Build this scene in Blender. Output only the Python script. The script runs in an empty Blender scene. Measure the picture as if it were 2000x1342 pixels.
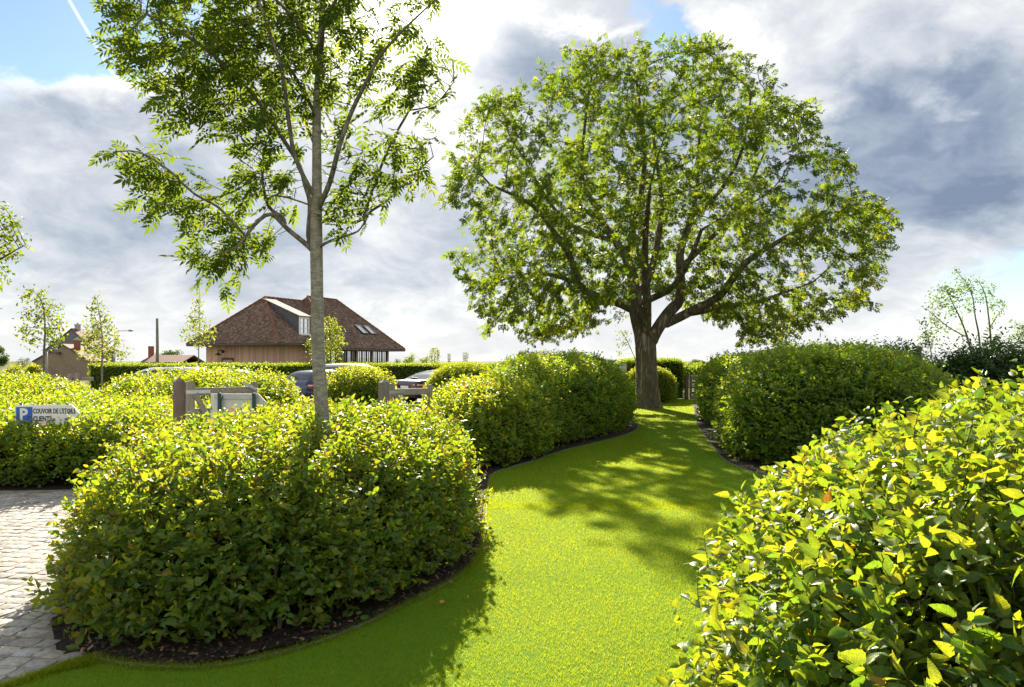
import bpy, bmesh, math, random
import numpy as np
from mathutils import Vector, Matrix, noise
from mathutils.kdtree import KDTree

R = math.radians
rng = np.random.default_rng(11)
random.seed(5)
C = bpy.context.scene.collection
scene = bpy.context.scene

# ------------------------------------------------------------------ camera, sky, sun, exposure
F, CAMH, HY = 1333.3, 1.87, 705.0          # focal length in photo pixels, eye height, horizon row


def at(px, py, Y):
    return Vector(((px - 1000) / F * Y, Y, CAMH - (py - HY) / F * Y))


cam = bpy.data.cameras.new('camera')
cam.lens = 24
cam.sensor_width = 36
cam.shift_y = 0.017
cam.clip_start = 0.05
cam.clip_end = 9000
camo = bpy.data.objects.new('camera', cam)
camo.location = (0, 0, CAMH)
camo.rotation_euler = (R(90), 0, 0)
C.objects.link(camo)
scene.camera = camo

SUN_AZ, SUN_EL = R(-9.4), R(28.6)
sdir = Vector((math.sin(SUN_AZ) * math.cos(SUN_EL), math.cos(SUN_AZ) * math.cos(SUN_EL), math.sin(SUN_EL)))
sl = bpy.data.lights.new('sun', 'SUN')
sl.energy = 4.1
sl.angle = R(0.5)
sl.color = (1.0, 0.90, 0.72)
so = bpy.data.objects.new('sun', sl)
so.rotation_euler = sdir.to_track_quat('Z', 'Y').to_euler()
so.location = (0, 0, 60)
C.objects.link(so)

scene.view_settings.view_transform = 'Standard'
scene.view_settings.look = 'None'
scene.view_settings.gamma = 1.0
scene.view_settings.use_curve_mapping = False
scene.view_settings.exposure = 1.9
cy = scene.cycles
cy.max_bounces = 8
cy.diffuse_bounces = 4
cy.transmission_bounces = 6
cy.glossy_bounces = 3
cy.caustics_reflective = False
cy.caustics_refractive = False
cy.sample_clamp_indirect = 6


class N:
    """tiny node helper"""
    def __init__(s, nt):
        s.nt = nt

    def new(s, t, **kw):
        n = s.nt.nodes.new(t)
        for k, v in kw.items():
            setattr(n, k, v)
        return n

    def put(s, sock, v):
        if hasattr(v, 'node'):
            s.nt.links.new(v, sock)
        elif v is not None:
            sock.default_value = v

    def m(s, op, a, b=None, c=None, clamp=False):
        n = s.new('ShaderNodeMath', operation=op, use_clamp=clamp)
        s.put(n.inputs[0], a)
        if b is not None: s.put(n.inputs[1], b)
        if c is not None: s.put(n.inputs[2], c)
        return n.outputs[0]

    def v(s, op, a, b=None, sc=None):
        n = s.new('ShaderNodeVectorMath', operation=op)
        s.put(n.inputs[0], a)
        if b is not None: s.put(n.inputs[1], b)
        if sc is not None: s.put(n.inputs['Scale'], sc)
        return n.outputs['Value'] if op in ('LENGTH', 'DOT_PRODUCT', 'DISTANCE') else n.outputs[0]

    def noise(s, vec, scale, detail=4, rough=.55, dist=0., lac=2., out=0):
        n = s.new('ShaderNodeTexNoise')
        s.put(n.inputs['Vector'], vec)
        n.inputs['Scale'].default_value = scale
        n.inputs['Detail'].default_value = detail
        n.inputs['Roughness'].default_value = rough
        n.inputs['Distortion'].default_value = dist
        n.inputs['Lacunarity'].default_value = lac
        return n.outputs[out]

    def ramp(s, fac, stops, interp='LINEAR'):
        n = s.new('ShaderNodeValToRGB')
        s.put(n.inputs[0], fac)
        n.color_ramp.interpolation = interp
        e = n.color_ramp.elements
        while len(e) < len(stops): e.new(.5)
        for i, (p, c) in enumerate(stops):
            e[i].position = p
            e[i].color = (*c, 1) if len(c) == 3 else c
        return n.outputs[0]

    def mix(s, fac, a, b, mode='MIX'):
        n = s.new('ShaderNodeMix', data_type='RGBA', blend_type=mode)
        s.put(n.inputs[0], fac)
        s.put(n.inputs[6], a if hasattr(a, 'node') else (*a, 1))
        s.put(n.inputs[7], b if hasattr(b, 'node') else (*b, 1))
        return n.outputs[2]

    def maprange(s, v, a, b, c=0., d=1., smooth=True):
        n = s.new('ShaderNodeMapRange', interpolation_type='SMOOTHSTEP' if smooth else 'LINEAR')
        s.put(n.inputs[0], v)
        for i, q in zip((1, 2, 3, 4), (a, b, c, d)): n.inputs[i].default_value = q
        return n.outputs[0]


world = bpy.data.worlds.new("World")
scene.world = world
world.use_nodes = True
wt = world.node_tree
wt.nodes.clear()
w = N(wt)
tc = w.new('ShaderNodeTexCoord')
d = w.v('NORMALIZE', tc.outputs['Generated'])
sep = w.new('ShaderNodeSeparateXYZ')
w.put(sep.inputs[0], d)
dx, dy, dz = sep.outputs
sky = w.new('ShaderNodeTexSky', sky_type='NISHITA', sun_disc=False)
sky.sun_elevation = SUN_EL
sky.sun_rotation = SUN_AZ
sky.air_density = 1.0
sky.dust_density = 0.25
sky.ozone_density = 1.4
az = w.m('ARCTAN2', dx, dy)
el = w.m('ARCSINE', dz)
# cloud layer seen in perspective: direction projected on a flat layer
h = w.m('ADD', w.m('MAXIMUM', dz, 0.), .42)
comb = w.new('ShaderNodeCombineXYZ')
w.put(comb.inputs[0], w.m('DIVIDE', dx, h))
w.put(comb.inputs[1], w.m('DIVIDE', dy, h))
lay = comb.outputs[0]
warp = w.v('SUBTRACT', w.noise(lay, 2.4, 4, .55, out=1), (.5, .5, .5))
layw = w.v('ADD', lay, w.v('SCALE', warp, sc=.35))
sunang = w.v('DOT_PRODUCT', d, tuple(sdir))


def sky_blob(px, py, rx, ry, amp):
    """soft elliptical cloud mass at the bearing and elevation of a point of the sky"""
    a0 = math.atan2(px - 1000, F)
    e0 = math.atan2(HY - py, math.hypot(F, px - 1000))
    x = w.m('DIVIDE', w.m('SUBTRACT', azw, a0), rx / F)
    y = w.m('DIVIDE', w.m('SUBTRACT', elw, e0), ry / F)
    r2 = w.m('ADD', w.m('MULTIPLY', x, x), w.m('MULTIPLY', y, y))
    return w.m('MULTIPLY', w.m('EXPONENT', w.m('MULTIPLY', r2, -1.)), amp)


def total(l):
    o = l[0]
    for x in l[1:]: o = w.m('ADD', o, x)
    return o


wn = w.noise(lay, 4.5, 6, .62, out=1)
wsep = w.new('ShaderNodeSeparateXYZ')
w.put(wsep.inputs[0], wn)
azw = w.m('ADD', az, w.m('MULTIPLY', w.m('SUBTRACT', wsep.outputs[0], .5), .30))
elw = w.m('ADD', el, w.m('MULTIPLY', w.m('SUBTRACT', wsep.outputs[1], .5), .22))
fbm = w.noise(layw, 2.1, 10, .58)
fine = w.noise(layw, 5.0, 8, .6)
cover = total([w.m('MULTIPLY', w.m('SUBTRACT', fbm, .5), 2.6),
               sky_blob(70, 30, 260, 130, -1.05), sky_blob(330, 30, 120, 110, -.5), sky_blob(1290, 30, 60, 70, -1.0), sky_blob(1600, 50, 60, 50, -.35),
               sky_blob(1990, 470, 120, 50, -.2),
               w.m('MULTIPLY', w.maprange(el, .02, .22), .25)])
coverm = w.maprange(cover, -.50, -.05)
tone = total([w.m('MULTIPLY', w.m('SUBTRACT', fbm, .5), -.9), w.m('MULTIPLY', w.m('SUBTRACT', fine, .5), 1.15),
              sky_blob(1120, 120, 190, 100, -.42), sky_blob(960, 170, 120, 90, -.18), sky_blob(1700, 250, 300, 130, -.30), sky_blob(1930, 270, 190, 190, -.30),
              sky_blob(260, 330, 340, 130, -.09), sky_blob(560, 520, 420, 40, -.10), sky_blob(60, 500, 200, 40, -.05), sky_blob(1870, 420, 200, 40, -.15),
              sky_blob(60, 170, 130, 55, .5), sky_blob(270, 170, 90, 50, .42), sky_blob(1440, 60, 90, 60, .5), sky_blob(1590, 200, 55, 45, .55),
              sky_blob(1810, 200, 50, 45, .5), sky_blob(1150, 25, 100, 22, .45), sky_blob(1860, 70, 190, 40, .36),
              sky_blob(1690, 40, 110, 45, .22), sky_blob(830, 60, 120, 110, .28),
              w.m('MULTIPLY', w.maprange(sunang, .955, .999), .34),
              w.m('MULTIPLY', w.maprange(el, .0, .22, 1., 0.), .22)])
tone = w.m('ADD', tone, .55)
tone = w.m('ADD', tone, w.m('MULTIPLY', w.maprange(sunang, .25, -.5), .32))   # unseen clouds opposite the sun, whitened as front-lit to add fill light
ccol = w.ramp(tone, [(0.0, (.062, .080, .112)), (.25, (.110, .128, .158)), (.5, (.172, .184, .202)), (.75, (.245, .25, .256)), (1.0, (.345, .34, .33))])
glow = w.m('MULTIPLY', w.m('POWER', w.m('MAXIMUM', sunang, 0.), 300.), .9)
skyc = w.v('MULTIPLY', w.v('SCALE', sky.outputs[0], sc=.05), (.78, .86, .86))
# a vapour trail high on the left
td = math.atan2(170 - 1000, F), math.atan2(HY - 60, math.hypot(F, 830))
tx = w.m('ADD', w.m('MULTIPLY', w.m('SUBTRACT', az, td[0]), .83), w.m('MULTIPLY', w.m('SUBTRACT', el, td[1]), .56))
tl_ = w.m('SUBTRACT', w.m('MULTIPLY', w.m('SUBTRACT', az, td[0]), .56), w.m('MULTIPLY', w.m('SUBTRACT', el, td[1]), .83))
tr_ = w.m('MULTIPLY', w.maprange(w.m('ABSOLUTE', tx), .0003, .0032, 1., 0.), w.maprange(w.m('ABSOLUTE', tl_), .02, .12, .6, 0.))
skyc = w.mix(tr_, skyc, (.34, .345, .35))
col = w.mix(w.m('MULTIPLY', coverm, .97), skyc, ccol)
haze = w.maprange(el, -.01, .12, .66, 0.)
col = w.mix(haze, col, (.248, .25, .25))
gl = w.new('ShaderNodeCombineXYZ')
for i in range(3): w.put(gl.inputs[i], w.m('MULTIPLY', glow, (1., .97, .9)[i]))
col = w.v('ADD', col, gl.outputs[0])
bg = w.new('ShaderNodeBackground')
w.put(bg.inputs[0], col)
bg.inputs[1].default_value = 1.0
wo = w.new('ShaderNodeOutputWorld')
wt.links.new(bg.outputs[0], wo.inputs[0])

# ------------------------------------------------------------------ materials
MATS = {}


def mat(name, fn):
    m = bpy.data.materials.new(name)
    m.use_nodes = True
    m.node_tree.nodes.clear()
    n = N(m.node_tree)
    out = n.new('ShaderNodeOutputMaterial')
    sh = fn(n)
    m.node_tree.links.new(sh, out.inputs[0])
    MATS[name] = m
    return m


def pbsdf(n, col, rough=.6, spec=.5, metal=0., normal=None, coat=0., trans=0., ior=None):
    p = n.new('ShaderNodeBsdfPrincipled')
    n.put(p.inputs['Base Color'], col if hasattr(col, 'node') else (*col[:3], 1))
    n.put(p.inputs['Roughness'], rough)
    p.inputs['Specular IOR Level'].default_value = spec
    p.inputs['Metallic'].default_value = metal
    p.inputs['Coat Weight'].default_value = coat
    p.inputs['Coat Roughness'].default_value = .04
    p.inputs['Transmission Weight'].default_value = trans
    if normal is not None: n.put(p.inputs['Normal'], normal)
    return p.outputs[0]


def bump(n, hgt, strength=.5, dist=.02):
    b = n.new('ShaderNodeBump')
    b.inputs['Strength'].default_value = strength
    b.inputs['Distance'].default_value = dist
    n.put(b.inputs['Height'], hgt)
    return b.outputs[0]


def leaf_mat(name, refl, trans, rough=.36, spec=.5, tfac=.5, veins=False):
    """thin leaf: glossy reflecting face + light passing through; hue from the per-leaf attribute"""
    def fn(n):
        a = n.new('ShaderNodeAttribute', attribute_name='rnd').outputs['Fac']
        cr = n.ramp(a, refl)
        ct = n.ramp(a, trans)
        nrm = None
        if veins:
            uv = n.new('ShaderNodeUVMap').outputs[0]
            s = n.new('ShaderNodeSeparateXYZ')
            n.put(s.inputs[0], uv)
            u = n.m('ABSOLUTE', n.m('SUBTRACT', s.outputs[0], .5))
            ph = n.m('MULTIPLY', n.m('SUBTRACT', s.outputs[1], n.m('MULTIPLY', u, .55)), 11 * 6.283)
            wv = n.m('POWER', n.m('MULTIPLY_ADD', n.m('SINE', ph), .5, .5), .45)
            mid = n.maprange(u, 0., .05, 1., 0.)
            hgt = n.m('SUBTRACT', wv, n.m('MULTIPLY', mid, 1.2))
            nrm = bump(n, hgt, .14, .003)
            k = n.m('MULTIPLY_ADD', wv, .28, .74)
            edge = n.maprange(n.noise(n.v('SCALE', uv, sc=3.), 2.4, 3), .35, .7, .8, 1.15)
            ct = n.v('SCALE', ct, sc=n.m('MULTIPLY', k, edge))
        p = pbsdf(n, cr, rough, spec, normal=nrm)
        t = n.new('ShaderNodeBsdfTranslucent')
        n.put(t.inputs[0], ct)
        if nrm is not None: n.put(t.inputs['Normal'], nrm)
        mx = n.new('ShaderNodeMixShader')
        mx.inputs[0].default_value = tfac
        n.nt.links.new(p, mx.inputs[1])
        n.nt.links.new(t.outputs[0], mx.inputs[2])
        return mx.outputs[0]
    return mat(name, fn)


HB_R = [(0., (.056, .125, .020)), (.45, (.088, .160, .024)), (.75, (.125, .175, .024)), (.9, (.17, .165, .022)), (.96, (.20, .13, .03)), (1., (.16, .06, .02))]
HB_T = [(0., (.26, .44, .018)), (.45, (.50, .57, .02)), (.75, (.68, .62, .022)), (.9, (.74, .56, .03)), (.96, (.62, .34, .03)), (1., (.35, .12, .02))]
leaf_mat('hornbeam_leaf', HB_R, HB_T, .42, .42, .5, veins=True)
leaf_mat('hornbeam_leaf_far', HB_R, HB_T, .45, .32, .5)
leaf_mat('walnut_leaf', [(0., (.026, .065, .012)), (.6, (.048, .090, .014)), (.93, (.09, .11, .018)), (1., (.16, .11, .02))],
         [(0., (.16, .27, .012)), (.6, (.31, .40, .016)), (.93, (.50, .48, .02)), (1., (.55, .38, .02))], .5, .22, .5)
leaf_mat('ash_leaf', [(0., (.034, .070, .018)), (.6, (.052, .090, .020)), (1., (.075, .11, .020))],
         [(0., (.15, .24, .02)), (.6, (.27, .36, .02)), (1., (.44, .47, .03))], .62, .06, .48)
leaf_mat('laurel_leaf', [(0., (.016, .048, .014)), (.7, (.026, .066, .017)), (1., (.05, .09, .02))],
         [(0., (.06, .16, .015)), (.7, (.12, .24, .02)), (1., (.22, .30, .03))], .32, .5, .4)
leaf_mat('birch_leaf', [(0., (.040, .085, .03)), (1., (.075, .12, .04))], [(0., (.18, .32, .06)), (1., (.32, .42, .07))], .4, .4, .5)
leaf_mat('yellowish_leaf', [(0., (.06, .10, .02)), (1., (.12, .14, .03))], [(0., (.28, .38, .03)), (1., (.46, .46, .05))], .45, .4, .5)
leaf_mat('far_leaf', [(0., (.034, .060, .022)), (1., (.065, .095, .03))], [(0., (.10, .17, .03)), (1., (.18, .24, .04))], .6, .3, .4)
leaf_mat('brown_leaf', [(0., (.12, .07, .045)), (1., (.2, .12, .08))], [(0., (.12, .07, .04)), (1., (.2, .11, .06))], .6, .3, .3)
leaf_mat('grass_blade', [(0., (.055, .125, .008)), (.5, (.075, .15, .010)), (.92, (.12, .16, .014)), (1., (.16, .15, .05))],
         [(0., (.40, .49, .008)), (.5, (.55, .60, .009)), (.92, (.58, .60, .012)), (1., (.5, .45, .1))], .6, .12, .58)
leaf_mat('maize_leaf', [(0., (.05, .10, .02)), (1., (.10, .14, .03))], [(0., (.25, .38, .03)), (1., (.42, .46, .05))], .5, .3, .5)


def bark(name, c0, c1, scale=9., stretch=.18, strength=.8, dist=.03):
    def fn(n):
        o = n.new('ShaderNodeTexCoord').outputs['Object']
        mp = n.new('ShaderNodeMapping')
        n.put(mp.inputs[0], o)
        mp.inputs['Scale'].default_value = (1, 1, stretch)
        a = n.noise(mp.outputs[0], scale, 6, .62, .6)
        b = n.noise(o, 2.2, 4)
        ridge = n.m('ABSOLUTE', n.m('SUBTRACT', a, .5))
        rr = n.maprange(ridge, .0, .13)
        c = n.mix(rr, c0, c1)
        c = n.mix(n.m('MULTIPLY', n.maprange(b, .5, .72), .55), c, tuple(.6 * x + .4 * y for x, y in zip(c1, (.10, .13, .03))))
        return pbsdf(n, c, .9, .2, normal=bump(n, rr, strength, dist))
    return mat(name, fn)


bark('walnut_bark', (.10, .078, .055), (.33, .265, .19), 7., .16, 1., .05)
bark('twig_bark', (.05, .036, .026), (.12, .09, .062), 14., .3, .5, .01)
bark('hedge_wood', (.075, .055, .04), (.17, .135, .10), 30., .3, .5, .004)
bark('grey_bark', (.10, .09, .075), (.24, .21, .17), 16., .3, .4, .01)


def f_ash(n):
    o = n.new('ShaderNodeTexCoord').outputs['Object']
    mp = n.new('ShaderNodeMapping')
    n.put(mp.inputs[0], o)
    mp.inputs['Scale'].default_value = (1, 1, 2.2)
    a = n.noise(mp.outputs[0], 18, 6, .6, .8)
    b = n.noise(o, 5, 4, .6)
    c = n.mix(n.maprange(a, .38, .62), (.19, .17, .14), (.34, .31, .255))
    c = n.mix(n.maprange(b, .52, .68, 0., .6), c, (.16, .16, .10))
    return pbsdf(n, c, .75, .3, normal=bump(n, a, .5, .006))
mat('ash_bark', f_ash)


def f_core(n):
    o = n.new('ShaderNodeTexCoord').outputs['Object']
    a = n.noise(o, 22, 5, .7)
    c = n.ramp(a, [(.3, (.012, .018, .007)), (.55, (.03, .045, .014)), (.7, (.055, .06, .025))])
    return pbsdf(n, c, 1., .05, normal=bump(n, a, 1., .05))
mat('hedge_inside', f_core)  # dark tone stands in for the shade inside a hedge


def f_lawn(n):
    g = n.new('ShaderNodeTexCoord').outputs['Object']
    a = n.noise(g, 60, 5, .7)
    b = n.noise(g, 1.3, 4, .55)
    c = n.ramp(a, [(.25, (.07, .15, .010)), (.5, (.09, .18, .012)), (.75, (.115, .20, .014))])
    c = n.mix(n.maprange(b, .35, .7, 0., .4), c, (.085, .15, .012))
    p = pbsdf(n, c, .9, .05)
    t = n.new('ShaderNodeBsdfTranslucent')
    n.put(t.inputs[0], (.3, .48, .01, 1))
    return p
mat('lawn_turf', f_lawn)


def f_field(n):
    g = n.new('ShaderNodeTexCoord').outputs['Object']
    a = n.noise(g, .05, 5, .6)
    b = n.noise(g, 6, 5, .7)
    c = n.ramp(a, [(.3, (.07, .10, .025)), (.5, (.11, .125, .035)), (.65, (.16, .15, .06))])
    c = n.mix(n.maprange(b, .3, .7, .0, .5), c, (.045, .06, .02))
    return pbsdf(n, c, .95, .1, normal=bump(n, b, .7, .1))
mat('meadow', f_field)


def f_drive(n):
    g = n.new('ShaderNodeTexCoord').outputs['Object']
    a = n.noise(g, 30, 6, .7)
    b = n.noise(g, 5, 4, .6)
    c = n.ramp(a, [(.3, (.17, .155, .12)), (.7, (.32, .295, .235))])
    c = n.mix(n.maprange(b, .5, .62, 0., .75), c, (.10, .12, .045))
    return pbsdf(n, c, .95, .15, normal=bump(n, a, .8, .01))
mat('joint_sand', f_drive)


def f_gravel(n):
    g = n.new('ShaderNodeTexCoord').outputs['Object']
    a = n.noise(g, 40, 6, .7)
    c = n.ramp(a, [(.3, (.2, .19, .165)), (.7, (.36, .34, .30))])
    return pbsdf(n, c, .95, .15, normal=bump(n, a, .8, .01))
mat('car_park_gravel', f_gravel)


def f_cobble(n):
    o = n.new('ShaderNodeNewGeometry').outputs['Position']
    r = n.new('ShaderNodeObjectInfo').outputs['Random']
    at_ = n.new('ShaderNodeAttribute', attribute_name='rnd').outputs['Fac']
    k = n.m('FRACT', n.m('ADD', r, at_))
    o2 = n.v('ADD', o, n.v('SCALE', (7.3, 3.1, 5.7), sc=k))
    a = n.noise(o2, 22, 6, .68)
    b = n.noise(o2, 90, 3, .7)
    c = n.ramp(k, [(0., (.27, .26, .245)), (.3, (.36, .335, .305)), (.55, (.31, .305, .305)), (.8, (.39, .35, .305)), (1., (.29, .265, .23))])
    c = n.mix(n.maprange(a, .42, .66, 0., .65), c, (.15, .14, .125))
    c = n.v('SCALE', c, sc=n.m('MULTIPLY_ADD', n.m('FRACT', n.m('MULTIPLY', k, 7.31)), .5, .72))
    c = n.mix(n.maprange(b, .55, .72, 0., .4), c, (.46, .44, .41))
    return pbsdf(n, c, n.maprange(a, .3, .7, .48, .75), .45, normal=bump(n, n.m('ADD', a, n.m('MULTIPLY', b, .4)), .6, .008))
mat('granite_sett', f_cobble)


def f_mulch(n):
    g = n.new('ShaderNodeTexCoord').outputs['Object']
    a = n.noise(g, 34, 6, .72, .5)
    c = n.ramp(a, [(.3, (.010, .008, .006)), (.55, (.032, .022, .015)), (.75, (.075, .05, .035))])
    return pbsdf(n, c, .85, .3, normal=bump(n, a, 1., .04))
mat('mulch', f_mulch)


def f_chip(n):
    a = n.new('ShaderNodeAttribute', attribute_name='rnd').outputs['Fac']
    c = n.ramp(a, [(0., (.012, .009, .007)), (.5, (.045, .028, .018)), (.8, (.11, .07, .045)), (.93, (.19, .12, .08)), (1., (.28, .16, .09))])
    return pbsdf(n, c, .7, .4)
mat('bark_chip', f_chip)


def simple(name, col, rough=.6, spec=.5, metal=0., nz=0., nscale=8., coat=0., bmp=0., vary=False, trans=0.):
    def fn(n):
        c = (*col, 1)
        nrm = None
        if nz or bmp or vary:
            o = n.new('ShaderNodeTexCoord').outputs['Object']
            a = n.noise(o, nscale, 6, .65)
            c = n.mix(n.maprange(a, .3, .72), tuple(x * (1 - nz) for x in col), tuple(min(1, x * (1 + nz)) for x in col))
            if vary:
                r = n.new('ShaderNodeObjectInfo').outputs['Random']
                c = n.v('SCALE', c, sc=n.m('MULTIPLY_ADD', r, .5, .75))
            if bmp: nrm = bump(n, a, bmp, .01)
        return pbsdf(n, c, rough, spec, metal, nrm, coat, trans)
    return mat(name, fn)


def f_wood(c0, c1, ax=(14, 14, 1.2), rough=.75):
    def fn(n):
        o = n.new('ShaderNodeTexCoord').outputs['Object']
        r = n.new('ShaderNodeObjectInfo').outputs['Random']
        mp = n.new('ShaderNodeMapping')
        n.put(mp.inputs[0], n.v('ADD', o, n.v('SCALE', (3.7, 9.1, 5.3), sc=r)))
        mp.inputs['Scale'].default_value = ax
        a = n.noise(mp.outputs[0], 3., 6, .65, .4)
        c = n.mix(n.maprange(a, .3, .7), c0, c1)
        c = n.v('SCALE', c, sc=n.m('MULTIPLY_ADD', r, .4, .8))
        return pbsdf(n, c, rough, .25, normal=bump(n, a, .35, .006))
    return fn


mat('cedar_board', f_wood((.47, .285, .20), (.64, .42, .315)))
mat('grey_oak', f_wood((.21, .185, .15), (.36, .32, .26)))
mat('brown_post', f_wood((.115, .085, .07), (.19, .15, .125)))
mat('rail_oak', f_wood((.21, .185, .15), (.36, .32, .26), (1.2, 14, 14)))


def f_tile(n):
    a = n.new('ShaderNodeAttribute', attribute_name='rnd').outputs['Fac']
    o = n.new('ShaderNodeTexCoord').outputs['Object']
    b = n.noise(o, .9, 5, .6)
    c = n.ramp(a, [(0., (.09, .06, .05)), (.4, (.17, .10, .078)), (.72, (.24, .142, .105)), (.88, (.30, .20, .15)), (.985, (.24, .20, .165)), (1., (.38, .35, .31))])
    c = n.mix(n.maprange(b, .4, .7, 0., .45), c, (.075, .058, .048))
    return pbsdf(n, c, .68, .3)
mat('clay_tile', f_tile)
simple('ridge_tile', (.21, .09, .055), .8, .2, nz=.25, nscale=5)
simple('red_tile', (.16, .085, .07), .8, .2, nz=.3, nscale=3)
simple('roof_board', (.16, .11, .08), .8, .2)
simple('gutter_metal', (.10, .085, .075), .45, .5, .6)
simple('slate', (.10, .105, .115), .6, .4, nz=.3, nscale=6)
simple('lead_sheet', (.26, .24, .22), .8, .03, 0., nz=.08, nscale=4)
simple('white_paint', (.80, .79, .76), .45, .5, nz=.05)
simple('dark_frame', (.022, .024, .026), .4, .5)
simple('zinc', (.45, .46, .47), .45, .5, .7, nz=.12, nscale=14)
simple('edging_steel', (.15, .155, .155), .7, .3, .2, nz=.25, nscale=12)
simple('hose_rubber', (.03, .03, .032), .4, .5)
simple('sign_white', (.80, .80, .79), .4, .5)
simple('sign_back', (.66, .68, .62), .45, .5, nz=.06)
simple('sign_blue', (.03, .11, .55), .4, .5)
simple('sign_black', (.016, .016, .018), .45, .5)
simple('dark_green_post', (.012, .045, .035), .4, .5)
simple('red_trim', (.45, .06, .03), .5, .5)
simple('grey_render', (.17, .165, .165), .9, .2, nz=.15, nscale=2)
simple('concrete', (.40, .385, .36), .9, .2, nz=.15, nscale=6)
simple('pole_wood', (.22, .20, .175), .9, .2, nz=.2, nscale=3)


def f_brick(n):
    o = n.new('ShaderNodeTexCoord').outputs['UV']
    b = n.new('ShaderNodeTexBrick')
    n.put(b.inputs[0], o)
    b.inputs['Color1'].default_value = (.30, .22, .13, 1)
    b.inputs['Color2'].default_value = (.22, .16, .10, 1)
    b.inputs['Mortar'].default_value = (.30, .27, .22, 1)
    b.inputs['Scale'].default_value = 1.
    b.inputs['Brick Width'].default_value = .24
    b.inputs['Row Height'].default_value = .075
    b.inputs['Mortar Size'].default_value = .01
    a = n.noise(o, .8, 5, .6)
    c = n.mix(n.maprange(a, .4, .7, 0., .5), b.outputs[0], (.17, .14, .10))
    return pbsdf(n, c, .9, .2)
mat('yellow_brick', f_brick)
simple('red_brick', (.26, .10, .07), .9, .2, nz=.2, nscale=9)
simple('glass_pane', (.04, .05, .055), .04, .9, coat=.6)
simple('glass_bright', (.74, .77, .80), .04, .6, .95)
simple('car_glass', (.02, .024, .027), .05, .9, coat=.4)
simple('car_white', (.74, .75, .76), .3, .5, coat=.9)
simple('car_silver', (.52, .545, .59), .3, .5, .55, coat=.9)
simple('car_navy', (.018, .028, .095), .28, .5, .2, coat=1.)
simple('car_aubergine', (.030, .026, .036), .28, .5, .3, coat=1.)
simple('tyre', (.018, .018, .018), .85, .3)
simple('rim_alloy', (.42, .43, .44), .35, .5, .8)
simple('tail_red', (.42, .012, .02), .18, .6, coat=.8)
simple('lamp_clear', (.75, .6, .58), .15, .6, coat=.8)
simple('plastic_black', (.02, .02, .021), .5, .4)
simple('plate_white', (.78, .77, .72), .5, .4)
simple('dry_leaf', (.36, .19, .075), .6, .3, nz=.3, nscale=30)
simple('painted_steel', (.3, .31, .32), .5, .5, .3)
M = MATS

# ------------------------------------------------------------------ object helpers


def tag(o, label=None, cat=None, group=None, kind=None):
    if label: o['label'] = label
    if cat: o['category'] = cat
    if group: o['group'] = group
    if kind: o['kind'] = kind
    return o


def thing(name, label, cat, loc=(0, 0, 0), rz=0., group=None):
    o = bpy.data.objects.new(name, None)
    o.empty_display_size = .2
    o.location = loc
    o.rotation_euler = (0, 0, rz)
    C.objects.link(o)
    return tag(o, label, cat, group)


def link(name, me, parent=None, kind=None, material=None, world_verts=False):
    """object for a mesh; world_verts: vertices are world coordinates and the (unrotated) parent's place is taken off"""
    o = bpy.data.objects.new(name, me)
    C.objects.link(o)
    if material is not None:
        me.materials.clear()
        me.materials.append(M[material] if isinstance(material, str) else material)
    if parent is not None:
        o.parent = parent
        if world_verts:
            p, q = Vector(parent.location), parent.parent
            while q is not None:
                p = p + q.location
                q = q.parent
            o.location = -p
    if kind: o['kind'] = kind
    return o


def tri_mesh(name, V, T, rnd=None, uv=None, smooth=False):
    V = np.ascontiguousarray(V, dtype=np.float32)
    T = np.ascontiguousarray(T, dtype=np.int32)
    me = bpy.data.meshes.new(name)
    me.vertices.add(len(V))
    me.vertices.foreach_set('co', V.ravel())
    me.loops.add(T.size)
    me.loops.foreach_set('vertex_index', T.ravel())
    me.polygons.add(len(T))
    me.polygons.foreach_set('loop_start', np.arange(0, T.size, 3, dtype=np.int32))
    if smooth: me.polygons.foreach_set('use_smooth', np.ones(len(T), dtype=bool))
    if rnd is not None:
        a = me.attributes.new('rnd', 'FLOAT', 'POINT')
        a.data.foreach_set('value', np.ascontiguousarray(rnd, dtype=np.float32))
    if uv is not None:
        l = me.uv_layers.new(name='UVMap')
        l.data.foreach_set('uv', np.ascontiguousarray(uv[T.ravel()], dtype=np.float32).ravel())
    me.update(calc_edges=True)
    return me


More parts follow.
